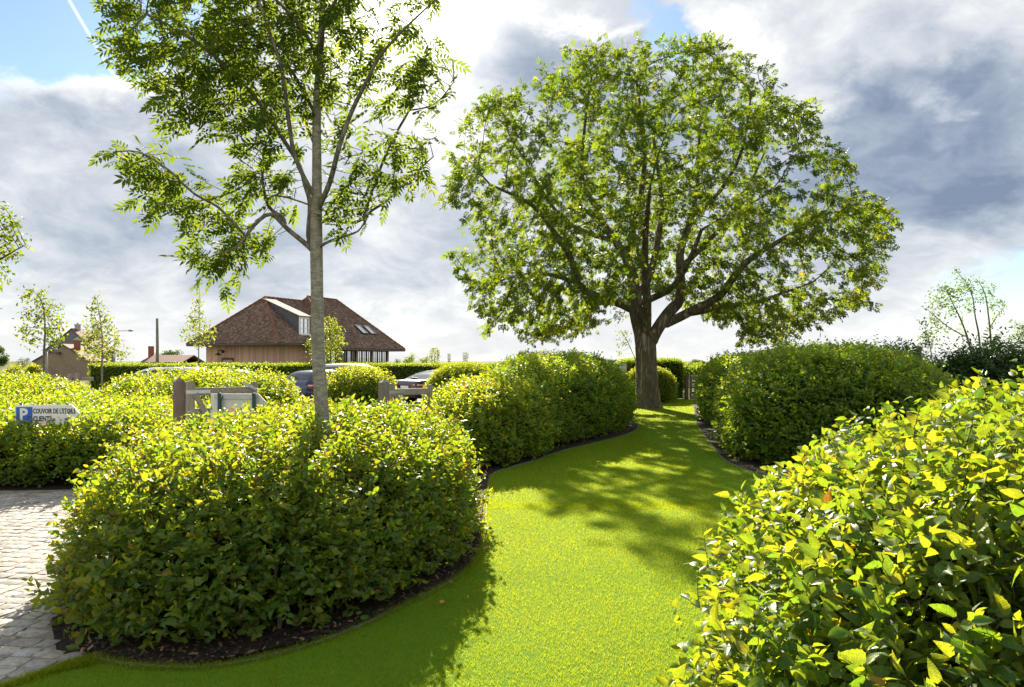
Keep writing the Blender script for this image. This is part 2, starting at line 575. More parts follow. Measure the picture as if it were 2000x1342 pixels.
class MB:
    """collects boxes, tubes, polygons into one mesh (plain python lists)"""
    def __init__(s):
        s.v, s.f, s.r = [], [], []

    def add(s, vs, fs, r=None):
        o = len(s.v)
        s.v += [tuple(x) for x in vs]
        s.f += [tuple(i + o for i in f) for f in fs]
        s.r += [random.random() if r is None else r] * len(vs)
        return s

    def box(s, c, size, rz=0., mtx=None):
        x, y, z = [q / 2 for q in size]
        vs = [Vector((sx * x, sy * y, sz * z)) for sz in (-1, 1) for sy in (-1, 1) for sx in (-1, 1)]
        m = mtx if mtx is not None else Matrix.Rotation(rz, 3, 'Z')
        vs = [m @ v + Vector(c) for v in vs]
        return s.add(vs, [(0, 2, 3, 1), (4, 5, 7, 6), (0, 1, 5, 4), (2, 6, 7, 3), (0, 4, 6, 2), (1, 3, 7, 5)])

    def bar(s, a, b, wd, th, up=(0, 0, 1)):
        a, b = Vector(a), Vector(b)
        z = (b - a)
        l = z.length
        z = z / l
        x = Vector(up).cross(z)
        if x.length < 1e-4: x = Vector((1, 0, 0)).cross(z)
        x.normalize()
        y = z.cross(x)
        m = Matrix((x, y, z)).transposed()
        return s.box((a + b) / 2, (th, wd, l), mtx=m)

    def tube(s, pts, rad, n=8, cap=True):
        pts = [Vector(p) for p in pts]
        if not hasattr(rad, '__len__'): rad = [rad] * len(pts)
        vs, fs = [], []
        ref = Vector((1, 0, 0))
        for i, p in enumerate(pts):
            t = (pts[min(i + 1, len(pts) - 1)] - pts[max(i - 1, 0)])
            t = t.normalized() if t.length > 1e-9 else Vector((0, 0, 1))
            x = ref - t * ref.dot(t)
            if x.length < 1e-3: x = t.orthogonal()
            x.normalize()
            ref = x
            y = t.cross(x)
            for k in range(n):
                a = 2 * math.pi * k / n
                vs.append(p + (x * math.cos(a) + y * math.sin(a)) * rad[i])
        for i in range(len(pts) - 1):
            for k in range(n):
                a, b = i * n + k, i * n + (k + 1) % n
                fs.append((a, b, b + n, a + n))
        if cap:
            fs.append(tuple(range(n - 1, -1, -1)))
            fs.append(tuple(range((len(pts) - 1) * n, len(pts) * n)))
        return s.add(vs, fs)

    def mesh(s, name, smooth=False, bevel=0., rnd=False):
        me = bpy.data.meshes.new(name)
        me.from_pydata(s.v, [], s.f)
        if rnd:
            a = me.attributes.new('rnd', 'FLOAT', 'POINT')
            a.data.foreach_set('value', s.r)
        if bevel:
            bm = bmesh.new()
            bm.from_mesh(me)
            bmesh.ops.bevel(bm, geom=[e for e in bm.edges if e.is_manifold and e.calc_face_angle(0) > .5], offset=bevel, segments=2, affect='EDGES', clamp_overlap=True)
            bm.to_mesh(me)
            bm.free()
        if smooth:
            for p in me.polygons: p.use_smooth = True
        me.update()
        return me

    def build(s, name, material, parent=None, kind=None, smooth=False, bevel=0., rnd=False, world_verts=False):
        return link(name, s.mesh(name, smooth, bevel, rnd), parent, kind, material, world_verts)


def polygon_sheet(name, pts, z, material, parent=None, kind='structure'):
    bm = bmesh.new()
    f = bm.faces.new([bm.verts.new((x, y, z)) for x, y in pts])
    bmesh.ops.triangulate(bm, faces=[f])
    bmesh.ops.recalc_face_normals(bm, faces=bm.faces)
    me = bpy.data.meshes.new(name)
    bm.to_mesh(me)
    bm.free()
    if me.polygons[0].normal.z < 0: me.flip_normals()
    return link(name, me, parent, kind, material)


def norm(a):
    return a / np.maximum(np.linalg.norm(a, axis=-1, keepdims=True), 1e-9)


def spline(pts, closed=True, per=10):
    """Catmull-Rom through 2D/3D points"""
    p = np.array(pts, float)
    n = len(p)
    out = []
    for i in range(n if closed else n - 1):
        if closed:
            a, b, c, e = p[(i - 1) % n], p[i], p[(i + 1) % n], p[(i + 2) % n]
        else:
            a, b, c, e = p[max(i - 1, 0)], p[i], p[i + 1], p[min(i + 2, n - 1)]
        for t in np.linspace(0, 1, per, endpoint=False):
            out.append(.5 * ((2 * b) + (-a + c) * t + (2 * a - 5 * b + 4 * c - e) * t * t + (-a + 3 * b - 3 * c + e) * t ** 3))
    if not closed: out.append(p[-1])
    return np.array(out)


# ---- leaf templates: length along +Y from the stalk, width along X, face up +Z
def leaf_template(rows, wid=.29, droop=.25, fold=.18, serr=0., tipp=1.0):
    V, UVs, T = [], [], []
    for i in range(rows + 1):
        v = i / rows
        wv = wid * (math.sin(math.pi * min(v, 1) ** .78) ** .75 if 0 < v < 1 else 0) * (1 - .25 * v)
        if serr and 0 < i < rows: wv *= 1 + serr * (1 if i % 2 else -1)
        y = v - .06 * v * v
        z = -droop * v * v
        if wv == 0:
            V.append((0, y, z)); UVs.append((.5, v))
        else:
            V += [(-wv, y, z + fold * wv), (0, y, z), (wv, y, z + fold * wv)]
            UVs += [(.5 - wv, v), (.5, v), (.5 + wv, v)]
    T += [(0, 2, 1), (0, 3, 2)]
    for i in range(rows - 2):
        a = 1 + i * 3
        b = a + 3
        T += [(a, a + 1, b + 1), (a, b + 1, b), (a + 1, a + 2, b + 2), (a + 1, b + 2, b + 1)]
    a = 1 + (rows - 2) * 3
    e = len(V) - 1
    T += [(a, a + 1, e), (a + 1, a + 2, e)]
    return np.array(V, float), np.array(T, int), np.array(UVs, float)


L_HERO = leaf_template(12, .30, .22, .25, .07)
L_NEAR = leaf_template(4, .30, .25, .25)
L_MID = (np.array([(0, 0, 0), (-.27, .3, .07), (.27, .3, .07), (-.25, .62, .02), (.25, .62, .02), (0, 1, -.16)], float), np.array([(0, 2, 1), (1, 2, 4), (1, 4, 3), (3, 4, 5)], int),
         np.array([(.5, 0), (.2, .3), (.8, .3), (.2, .62), (.8, .62), (.5, 1)], float))
L_DIAM = (np.array([(0, 0, 0), (-.3, .45, .07), (.3, .45, .07), (0, 1, -.15)], float), np.array([(0, 2, 3), (0, 3, 1)], int), np.array([(.5, 0), (.2, .45), (.8, .45), (.5, 1)], float))


def compound_template(pairs, leaflet_w, rach, leaflet_l, hexa=True):
    V, T, UVs = [], [], []

    def leaflet(p, ang, l, wd, dz):
        ca, sa = math.cos(ang), math.sin(ang)
        o = len(V)
        tw = random.uniform(-.7, .7)
        if hexa:
            loc = [(0, 0, 0), (-wd, .3, .02), (wd, .3, .02), (-wd * .8, .62, 0.), (wd * .8, .62, 0.), (0, 1, -.12)]
            tr = [(0, 2, 1), (1, 2, 4), (1, 4, 3), (3, 4, 5)]
        else:
            loc = [(0, 0, 0), (-wd, .45, .05), (wd, .45, .05), (0, 1, -.12)]
            tr = [(0, 2, 3), (0, 3, 1)]
        for x, y, z in loc:
            X, Y = x * l, y * l
            V.append((p[0] + X * ca + Y * sa, p[1] - X * sa + Y * ca, p[2] + z * l + dz * y + X * tw))
            UVs.append((.5 + x, y))
        for t in tr: T.append(tuple(i + o for i in t))
    for i in range(pairs):
        y = rach * (.25 + .68 * i / max(pairs - 1, 1))
        z = -.12 * (y / rach) ** 2 * rach
        for s in (-1, 1):
            leaflet((0, y, z), s * (1.05 - .25 * i / pairs), leaflet_l * (.8 + .2 * math.sin(math.pi * (i + 1) / (pairs + 1))), leaflet_w, -.03 * (i % 2))
    leaflet((0, rach, -.12 * rach), 0, leaflet_l, leaflet_w, -.02)
    o = len(V)
    V += [(-.006, 0, 0), (.006, 0, 0), (0, rach, -.12 * rach)]
    UVs += [(.5, 0), (.5, 0), (.5, 1)]
    T.append((o, o + 1, o + 2))
    return np.array(V, float), np.array(T, int), np.array(UVs, float)


ASH_LEAF = compound_template(4, .155, .78, .40)
WALNUT_LEAF = compound_template(3, .24, .62, .44, hexa=False)


def frames(Y, Nn):
    Y = norm(Y)
    Z = norm(Nn - (Nn * Y).sum(-1, keepdims=True) * Y)
    X = np.cross(Y, Z)
    return X, Y, Z


def instance(tpl, P, X, Y, Z, S, rnd):
    """many copies of a template as arrays (verts, tris, rnd, uv)"""
    v, t, uv = tpl
    n, k = len(P), len(v)
    S = np.broadcast_to(np.asarray(S), (n,))
    V = (P[:, None] + S[:, None, None] * (v[None, :, 0, None] * X[:, None] + v[None, :, 1, None] * Y[:, None] + v[None, :, 2, None] * Z[:, None])).reshape(-1, 3)
    T = (t[None] + (np.arange(n) * k)[:, None, None]).reshape(-1, 3)
    return V, T, np.repeat(rnd, k), np.tile(uv, (n, 1))


def join(parts):
    o, V, T, Rn, U = 0, [], [], [], []
    for p in parts:
        V.append(p[0]); T.append(p[1] + o); Rn.append(p[2])
        if len(p) > 3: U.append(p[3])
        o += len(p[0])
    return np.concatenate(V), np.concatenate(T), np.concatenate(Rn), (np.concatenate(U) if U else None)




def rand_unit(n):
    return norm(rng.normal(size=(n, 3)))


# ------------------------------------------------------------------ the ground
bm = bmesh.new()
bmesh.ops.create_grid(bm, x_segments=40, y_segments=40, size=3500)
me = bpy.data.meshes.new('ground')
bm.to_mesh(me)
bm.free()
link('ground', me, None, 'structure', 'meadow').location = (0, 0, -.03)

LAWN_LEFT = [(-3.75, 2.3), (-3.3, 3.3), (-2.94, 3.92), (-2.66, 4.28), (-2.2, 4.15), (-1.73, 4.19), (-1.23, 4.57), (-.79, 5.25), (-.45, 5.9), (-.33, 6.4), (-.29, 7.23),
             (-.33, 9), (-.33, 11.1), (-.0, 12), (.4, 12.7), (1.07, 14.2), (2.84, 17.2), (3.6, 19.5), (3.75, 21.7), (3.4, 24), (3.6, 28), (4.2, 31), (5.1, 33.1)]
LAWN_RIGHT = [(9.6, 33.1), (8.3, 31), (7.2, 27), (5.62, 20.8), (4.42, 15.1), (3.98, 12.3), (4.3, 10.3), (4.5, 8), (3.6, 6), (1.9, 4.6), (1.1, 3.4), (1., 2.3), (1.2, 1.2)]
lawn_poly = list(map(tuple, spline(LAWN_LEFT, False, 6))) + list(map(tuple, spline(LAWN_RIGHT, False, 6))) + [(-3.8, 1.2)]
lawn = polygon_sheet('lawn', lawn_poly, .005, 'lawn_turf')
polygon_sheet('planting_bed', [(-3.75, 9.6), (-3.75, 6.2), (-3.55, 5.3), (-3.28, 4.86), (-2.95, 4.42), (-2.62, 4.2), (-2.3, 4.02), (4.5, 8.), (14, 7), (20, 14), (18, 34), (9, 33.6), (5, 33.6), (-2.5, 33), (-2.5, 22), (-4.0, 14)], .001, 'mulch')
polygon_sheet('cobbled_drive_bed', [(-16, 1), (-3.6, 1), (-2.7, 4.2), (-2.9, 4.6), (-3.2, 5.0), (-3.5, 6.2), (-3.6, 9.7), (-6.2, 9.95), (-16, 9.2)], -.003, 'joint_sand')
polygon_sheet('car_park', [(-30, 24), (1, 24), (1, 38), (-30, 38)], -.02, 'car_park_gravel')
polygon_sheet('left_planting_bed', [(-20, 9.3), (-6.2, 9.7), (-5.3, 10.0), (-4.2, 12), (-3, 17), (-3, 23), (-20, 23)], -.009, 'mulch')


def inside_poly(P, poly):
    x, y = P[:, 0], P[:, 1]
    q = np.array(poly)
    c = np.zeros(len(P), bool)
    j = len(q) - 1
    for i in range(len(q)):
        cond = ((q[i, 1] > y) != (q[j, 1] > y)) & (x < (q[j, 0] - q[i, 0]) * (y - q[i, 1]) / (q[j, 1] - q[i, 1] + 1e-12) + q[i, 0])
        c ^= cond
        j = i
    return c


def grass(n, y0, y1, x0, x1, hgt, wid, seg):
    # blades thicker on the ground near the eye
    Y = y0 * (y1 / y0) ** rng.random(n)
    X = x0 + (x1 - x0) * rng.random(n)
    P = np.stack([X, Y, np.zeros(n)], 1)
    keep = inside_poly(P, lawn_poly) & (np.abs(X) < .80 * Y + .3)
    P = P[keep]
    n = len(P)
    H = hgt * (.55 + .8 * rng.random(n)) * (1 + .0 * P[:, 1])
    W = wid * (.7 + .6 * rng.random(n)) * np.maximum(1, P[:, 1] / 4.5) ** .9
    a = rng.random(n) * 6.283
    side = np.stack([np.cos(a), np.sin(a), np.zeros(n)], 1)
    b = rng.random(n) * 6.283
    lean = np.stack([np.cos(b), np.sin(b), np.zeros(n)], 1) * (H * (.25 + .7 * rng.random(n)))[:, None]
    up = np.array([0, 0, 1.])
    if seg == 2:
        rows = [P - side * W[:, None] * .5, P + side * W[:, None] * .5,
                P + lean * .35 + up * (H * .6)[:, None] - side * W[:, None] * .4, P + lean * .35 + up * (H * .6)[:, None] + side * W[:, None] * .4,
                P + lean + up * H[:, None]]
        V = np.stack(rows, 1).reshape(-1, 3)
        t = np.array([(0, 1, 3), (0, 3, 2), (2, 3, 4)])
        k = 5
    else:
        rows = [P - side * W[:, None] * .5, P + side * W[:, None] * .5, P + lean + up * H[:, None]]
        V = np.stack(rows, 1).reshape(-1, 3)
        t = np.array([(0, 1, 2)])
        k = 3
    T = (t[None] + (np.arange(n) * k)[:, None, None]).reshape(-1, 3)
    patch = np.array([noise.noise((p[0] * 1.1, p[1] * 1.1, 0)) for p in P])
    r = np.clip(.45 + .09 * rng.normal(size=n) + .30 * patch, 0, 1)
    return V, T, np.repeat(r, k)


V, T, Rn, _ = join([grass(420000, 3.1, 9., -3.6, 3.2, .022, .0030, 1), grass(330000, 8.6, 34., -1., 3.2, .022, .0030, 1), grass(260000, 8., 34., 3.2, 10., .022, .003, 1)])
link('grass', tri_mesh('grass', V, T, Rn), lawn, 'stuff', 'grass_blade')

# longer ragged tufts where the lawn meets the setts
def tufts(pts, n, spread, hgt):
    q = spline(pts, False, 20)
    P = q[rng.integers(0, len(q), n)] + rng.normal(size=(n, 2)) * spread
    P = np.concatenate([P, np.zeros((n, 1))], 1)
    H = hgt * (.4 + rng.random(n))
    a = rng.random(n) * 6.283
    side = np.stack([np.cos(a), np.sin(a), np.zeros(n)], 1) * .0016
    b = rng.random(n) * 6.283
    lean = np.stack([np.cos(b), np.sin(b), np.zeros(n)], 1) * (H * (.3 + .9 * rng.random(n)))[:, None]
    up = np.array([0, 0, 1.]) * H[:, None]
    V = np.stack([P - side, P + side, P + lean * .35 + up * .6 - side * .8, P + lean * .35 + up * .6 + side * .8, P + lean + up], 1).reshape(-1, 3)
    T = (np.array([(0, 1, 3), (0, 3, 2), (2, 3, 4)])[None] + (np.arange(n) * 5)[:, None, None]).reshape(-1, 3)
    return V, T, np.repeat(np.clip(rng.normal(.45, .25, n), 0, 1), 5)


V, T, Rn, _ = join([tufts([(-3.5, 3.0), (-3.0, 3.75), (-2.72, 4.15), (-2.62, 4.2)], 5000, .03, .036), tufts(LAWN_LEFT[3:13], 9000, .022, .035)])
link('edge_grass', tri_mesh('edge_grass', V, T, Rn), lawn, 'stuff', 'grass_blade')
# ------------------------------------------------------------------ hedges


class Mound:
    """clipped hedge: star shaped footprint, boxy rounded profile, uneven surface"""
    def __init__(s, outline, top, es=.55, ez=.6, zb=.05, nth=120, nt=26, bump_=.05, under=.12, seed=0., floor_t=0., per=12):
        o = spline(outline, True, per)
        c = o.mean(0)
        ang = np.arctan2(o[:, 1] - c[1], o[:, 0] - c[0])
        rad = np.hypot(o[:, 0] - c[0], o[:, 1] - c[1])
        k = np.argsort(ang)
        th = np.linspace(-math.pi, math.pi, nth, endpoint=False)
        r = np.interp(th, ang[k], rad[k], period=2 * math.pi)
        tt = np.linspace(0, 1, nt)
        V = np.zeros((nt, nth, 3))
        for i, t in enumerate(tt):
            a = t * math.pi / 2
            sc = math.cos(a) ** es if t < 1 else .004
            zz = math.sin(a) ** ez
            sc *= 1 - under * max(0, 1 - zz / .3) ** 1.5
            x = c[0] + r * np.cos(th) * sc
            y = c[1] + r * np.sin(th) * sc
            V[i, :, 0], V[i, :, 1] = x, y
            hh = np.array([top(xx, yy) for xx, yy in zip(x, y)])
            V[i, :, 2] = zb + (hh - zb) * zz
        Vf = V.reshape(-1, 3)
        idx = np.arange(nt * nth).reshape(nt, nth)
        a, b = idx[:-1], idx[1:]
        a2, b2 = np.roll(a, -1, 1), np.roll(b, -1, 1)
        T = np.concatenate([np.stack([a, a2, b2], -1).reshape(-1, 3), np.stack([a, b2, b], -1).reshape(-1, 3)])
        s.T = T
        nv = s.vn(Vf)
        dn = np.array([noise.noise(Vector(p) * 1.6 + Vector((seed, 0, 0))) + .6 * noise.noise(Vector(p) * 4.2 + Vector((0, seed, 0))) for p in Vf])
        s.V = Vf + nv * (dn * bump_)[:, None]
        s.V[:, 2] = np.maximum(s.V[:, 2], zb * .6)
        s.N = s.vn(s.V)
        s.c = c
        s.outline = o

    def vn(s, V):
        fn = np.cross(V[s.T[:, 1]] - V[s.T[:, 0]], V[s.T[:, 2]] - V[s.T[:, 0]])
        n = np.zeros_like(V)
        for k in range(3): np.add.at(n, s.T[:, k], fn)
        return norm(n)

    def sample(s, n, back=.25, near=0.):
        A, B, D = (s.V[s.T[:, i]] for i in range(3))
        area = .5 * np.linalg.norm(np.cross(B - A, D - A), axis=1)
        cen = (A + B + D) / 3
        nm = norm(s.N[s.T].mean(1))
        view = np.array([0, 0, CAMH]) - cen
        dist = np.linalg.norm(view, axis=1)
        face = (nm * view).sum(1) / dist
        infr = (np.abs(cen[:, 0]) < .82 * cen[:, 1] + .4) & (cen[:, 1] > .2)
        wt_ = np.where((face > -.25) & infr, 1., back) * area
        if near: wt_ *= 1 / np.maximum(dist, 1.) ** near
        k = rng.choice(len(area), n, p=wt_ / wt_.sum())
        u, v = rng.random(n), rng.random(n)
        f = u + v > 1
        u[f], v[f] = 1 - u[f], 1 - v[f]
        P = A[k] + u[:, None] * (B - A)[k] + v[:, None] * (D - A)[k]
        return P, nm[k]

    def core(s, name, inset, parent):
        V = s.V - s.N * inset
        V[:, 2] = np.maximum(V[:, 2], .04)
        return link(name, tri_mesh(name, V, s.T, smooth=True), parent, None, 'hedge_inside', True)  # opaque dark shell added under the leaves so no light leaks through


def sprays(P, Nn, nl, size, twig, depth, upbias=.5, stick=.05, rsd=(.42, .24), shadebrown=None, edge=1., updir=.22):
    """leafy shoots: each base point carries a short twig with alternate leaves. Returns leaf arrays and twigs"""
    n = len(P)
    dep = depth * rng.random(n) ** 1.3 - stick * (rng.random(n) < .25) * rng.random(n) * 3
    B = P - Nn * dep[:, None]
    D = norm(Nn * .75 + np.array([0, 0, upbias]) + rand_unit(n) * .75)
    Ln = twig * (.6 + .8 * rng.random(n))
    B0 = B - D * (Ln * .6)[:, None]
    side = norm(np.cross(D, norm(np.array([0, 0, 1.]) + rand_unit(n) * .5)))
    basec = np.clip(rng.normal(rsd[0], rsd[1] * .6, n), 0, 1)
    LP, LY, LN, LS, LR = [], [], [], [], []
    for i in range(nl):
        f = (i + .6) / nl
        sg = 1 if i % 2 else -1
        p = B0 + D * (Ln * f)[:, None]
        y = norm(D * (.35 + .5 * f) + side * sg * .85 + rand_unit(n) * .35 + np.array([0, 0, -.12]))
        nn = norm(Nn * .30 + np.array([0, 0, updir]) + rand_unit(n) * .85 + D * .1)
        LP.append(p); LY.append(y); LN.append(nn)
        LS.append(size * (.65 + .55 * rng.random(n)) * (1. - .25 * f))
        LR.append(np.clip(basec + rng.normal(0, rsd[1] * .7, n) + .12 * (f - .5), 0, 1))
    cat = np.concatenate
    return cat(LP), cat(LY), cat(LN), cat(LS), cat(LR), (B0, B0 + D * (Ln * .95)[:, None])


def twig_mesh(name, A, Bv, r):
    """thin three sided twigs between point pairs, with a bend"""
    n = len(A)
    mid = (A + Bv) / 2 + rand_unit(n) * (np.linalg.norm(Bv - A, axis=1) * .06)[:, None]
    d_ = norm(Bv - A)
    x = norm(np.cross(d_, rand_unit(n)))
    y = np.cross(d_, x)
    V = []
    for p, k in ((A, 1.), (mid, .75), (Bv, .4)):
        for q in range(3):
            a = q * 2.0944
            V.append(p + (x * math.cos(a) + y * math.sin(a)) * r * k)
    V = np.stack(V, 1).reshape(-1, 3)
    t = []
    for l in (0, 3):
        for q in range(3):
            a, b = l + q, l + (q + 1) % 3
            t += [(a, b, b + 3), (a, b + 3, a + 3)]
    T = (np.array(t)[None] + (np.arange(n) * 9)[:, None, None]).reshape(-1, 3)
    return tri_mesh(name, V, T)


def hedge(name, label, outline, top, n, nl, size, tpl, material='hornbeam_leaf_far', depth=.22, es=.55, ez=.6, cat='hedge', group=None, hero=0, twigs=0, twig=.2, inset=.30,
          back=.25, rsd=(.42, .24), near=0., bump_=.05, stick=.06, upbias=.5, under=.1, shoots=0, zb=.05, nth=120, seed=0., updir=.22, shoot_h=.22):
    md = Mound(outline, top, es, ez, zb, nth=nth, bump_=bump_, under=under, seed=seed)
    root = thing(name, label, cat, (md.c[0], md.c[1], 0), 0, group)
    md.core('dark_core', inset, root)
    P, Nn = md.sample(n, back, near)
    lp, ly, ln, ls, lr, tw = sprays(P, Nn, nl, size, twig, depth, upbias, stick, rsd, updir=updir)
    if shoots:
        P2, N2 = md.sample(shoots * 4, back, near)
        k = N2[:, 2] > .35
        P2, N2 = P2[k][:shoots], N2[k][:shoots]
        up = norm(N2 * .5 + np.array([-.15, 0, .9]) + rand_unit(len(P2)) * .3) * (.6 + .8 * rng.random(len(P2)))[:, None]
        a = sprays(P2 + up * shoot_h * .5, norm(up), nl + 2, size * .85, shoot_h, .02, .6, 0., rsd, updir=updir)
        lp, ly, ln, ls, lr = (np.concatenate(q) for q in zip((lp, ly, ln, ls, lr), a[:5]))
        tw = tuple(np.concatenate(q) for q in zip(tw, a[5]))
    lr = np.clip(lr, 0, 1)
    low = lp[:, 2] < .1
    X, Y, Z = frames(ly, ln)
    idx = np.arange(len(lp))
    if hero:
        # the leaves that show largest become objects of their own
        q = lp - np.array([0, 0, CAMH])
        di = np.linalg.norm(q, axis=1)
        px = 1000 + F * q[:, 0] / np.maximum(q[:, 1], .05)
        py = HY - F * q[:, 2] / np.maximum(q[:, 1], .05)
        area = (ls / di) ** 2 * np.abs((Z * q).sum(1) / di)
        # outermost only: distance along the local outward direction
        kd = KDTree(len(md.V))
        for i, vv in enumerate(md.V): kd.insert(vv, i)
        kd.balance()
        ok = (px > 20) & (px < 1980) & (py > 20) & (py < 1322) & (q[:, 1] > .3)
        cand = np.argsort(-np.where(ok, area, 0))[:hero * 14]
        sc_ = []
        for i in cand:
            _, j, _ = kd.find(lp[i])
            out = float(np.dot(lp[i] - md.V[j], md.N[j]))
            vis = float(np.dot(md.N[j], -q[i] / di[i]))
            sc_.append(area[i] * (1 if out > -.05 and vis > .05 else 0.02))
        pick = cand[np.argsort(-np.array(sc_))[:hero]]
        var = []
        for k in range(10):
            v, t, uv = leaf_template(12, .28 + .03 * random.random(), .12 + .25 * random.random(), .12 + .3 * random.random(), .06)
            rv = float(np.clip((k + .5) / 10, 0, 1))
            rv = float(np.quantile(lr, rv))
            m_ = tri_mesh('leaf', v, t, np.full(len(v), rv), uv, True)
            m_.materials.append(M['hornbeam_leaf'])
            var.append((rv, m_))
        c0 = np.array([md.c[0], md.c[1], 0])
        for i in pick:
            k = int(np.argmin([abs(lr[i] - a) for a, _ in var]))
            o = bpy.data.objects.new('leaf', var[k][1])
            C.objects.link(o)
            o.parent = root
            mx = np.eye(4)
            mx[:3, 0], mx[:3, 1], mx[:3, 2] = X[i] * ls[i], Y[i] * ls[i], Z[i] * ls[i]
            mx[:3, 3] = lp[i] - c0
            o.matrix_basis = Matrix(mx.tolist())
        keep = np.ones(len(lp), bool)
        keep[pick] = False
        idx = idx[keep]
    ok = lp[idx][:, 2] > .03
    idx = idx[ok]
    if tpl is L_NEAR:
        var_ = [leaf_template(4, wd_, dr_, fo_) for wd_, dr_, fo_ in ((.30, .10, .15), (.31, .32, .30), (.27, .5, .1), (.33, .18, .55), (.25, -.12, .35), (.29, .7, .4))]
        sel = rng.integers(0, len(var_), len(idx))
        V, T, Rn, U = join([instance(var_[q], lp[idx[sel == q]], X[idx[sel == q]], Y[idx[sel == q]], Z[idx[sel == q]], ls[idx[sel == q]], lr[idx[sel == q]]) for q in range(len(var_))])
    else:
        V, T, Rn, U = instance(tpl, lp[idx], X[idx], Y[idx], Z[idx], ls[idx], lr[idx])
    link('foliage', tri_mesh('foliage', V, T, Rn, U, True), root, 'stuff', material, True)
    if twigs:
        link('twigs', twig_mesh('twigs', tw[0][:twigs], tw[1][:twigs], .0028), root, 'stuff', 'hedge_wood', True)
    return root, md


def stems(root, pts, hgt=.55, r=.016):
    for (x, y) in pts:
        dv = Vector((root.location.x - x, root.location.y - y, 0)).normalized() * (.03 + .12 * rng.random())
        x, y = x + dv.x, y + dv.y
        a = rng.random() * 6.28
        lean = .08 * rng.random()
        c = Vector((x - root.location.x, y - root.location.y, 0))
        p = [c + Vector((0, 0, -.02)), c + Vector((.01, 0, .03)), c + Vector((math.cos(a) * lean * .5 + .01, math.sin(a) * lean * .5, hgt * .35)), c + Vector((math.cos(a) * lean - .02, math.sin(a) * lean, hgt * .7)),
             c + Vector((math.cos(a) * lean * 1.6, math.sin(a) * lean * 1.6, hgt))]
        k = r * (.7 + .6 * rng.random())
        MB().tube(p, [k * 1.7, k * 1.15, k, k * .9, k * .8], 7).build('stem', 'hedge_wood', root, smooth=True)


def ell(cx, cy, rx, ry, k=10, rot=0.):
    return [(cx + rx * math.cos(a) * math.cos(rot) - ry * math.sin(a) * math.sin(rot), cy + rx * math.cos(a) * math.sin(rot) + ry * math.sin(a) * math.cos(rot)) for a in [2 * math.pi * i / k for i in range(k)]]


def lumpy(h, amp=.06, f=1.1, sx=0., sy=0., c=(0, 0), ph=0.):
    return lambda x, y: h + amp * noise.noise((x * f + ph, y * f, ph)) + sx * (x - c[0]) + sy * (y - c[1])


# foreground left island
A_OUT = [(-3.46, 5.35), (-3.15, 4.74), (-2.62, 4.40), (-2.0, 4.36), (-1.36, 4.64), (-.90, 5.24), (-.54, 6.02), (-.38, 7.0), (-.45, 8.), (-.75, 8.8), (-1.6, 9.3), (-2.6, 9.2), (-3.4, 8.4), (-3.85, 7.2), (-3.85, 6.2)]
rootA, mdA = hedge('hornbeam_hedge', 'waist-high clipped hornbeam mound beside the cobbles with the slim ash trunk rising from it', A_OUT, lumpy(1.27, .09, .9, 0., .035, (-2, 7)), 4900, 7, .076, L_NEAR, 'hornbeam_leaf',
                   .24, .52, .66, hero=300, twigs=2600, group='clipped hornbeam mounds', near=.5, shoots=420, shoot_h=.17, back=.12, bump_=.07, zb=.04, under=.03, inset=.34, rsd=(.37, .26), seed=1.)
stems(rootA, [(-3.2, 4.95), (-2.85, 4.72), (-2.5, 4.62), (-2.2, 4.66), (-1.85, 4.62), (-1.62, 4.72), (-1.4, 4.95), (-1.15, 5.35), (-1.02, 5.6), (-.85, 5.95), (-.78, 6.3), (-.65, 6.8), (-3.45, 5.3), (-2.0, 4.75), (-.9, 5.75)])

# foreground right
C_OUT = [(.72, 2.6), (.75, 1.9), (1.15, 1.35), (1.9, 1.1), (3.2, 1.2), (4.6, 1.7), (5.2, 3.), (4.9, 4.4), (3.9, 5.2), (2.7, 5.1), (1.75, 4.6), (1.05, 3.7)]
rootR, mdR = hedge('hornbeam_hedge', 'big leafy hornbeam hedge close to the viewer at the lawn edge, leaf veins showing', C_OUT, lumpy(1.56, .06, 1., .14, 0., (2.3, 3)), 4300, 7, .080, L_NEAR, 'hornbeam_leaf',
                   .24, .62, .85, hero=300, twigs=3000, group='clipped hornbeam mounds', near=.9, shoots=260, bump_=.06, inset=.24, rsd=(.31, .26), zb=.1, back=.06, seed=2.)

# middle ground mounds
hedge('hornbeam_hedge', 'tall dark green hornbeam dome between the lawn path and the car park', [(.5, 13.9), (1.1, 14.6), (2.75, 17.4), (3.45, 19.5), (3.4, 21.3), (2.2, 22.4), (.5, 22), (-.7, 20), (-.7, 17.5), (-.3, 15)],
      lumpy(1.96, .08, .6), 6800, 6, .095, L_MID, es=.6, ez=.62, group='clipped hornbeam mounds', rsd=(.26, .24), shoots=110, bump_=.10, seed=3., depth=.25, back=.15)
hedge('hornbeam_hedge', 'low yellow-green hornbeam shoulder in front of the tall dark dome', [(-.45, 11.5), (.15, 12.3), (.75, 13.5), (.9, 15), (0, 16), (-1.2, 16), (-1.9, 14.5), (-1.6, 12.6), (-1.05, 11.6)],
      lumpy(1.42, .08, .8, 0, .03, (-.5, 13.5)), 4200, 6, .088, L_MID, es=.7, ez=.8, group='clipped hornbeam mounds', rsd=(.40, .25), shoots=140, bump_=.10, seed=4., back=.15)
hedge('box_dome', 'smooth tightly clipped green dome beside the dark parked saloon', ell(-1.9, 27.5, 1.72, 1.8), lumpy(1.76, .02), 4200, 5, .075, L_DIAM, es=.8, ez=.9, group='smooth clipped domes', rsd=(.40, .15), bump_=.03, seed=5., depth=.1, inset=.1, stick=.02)
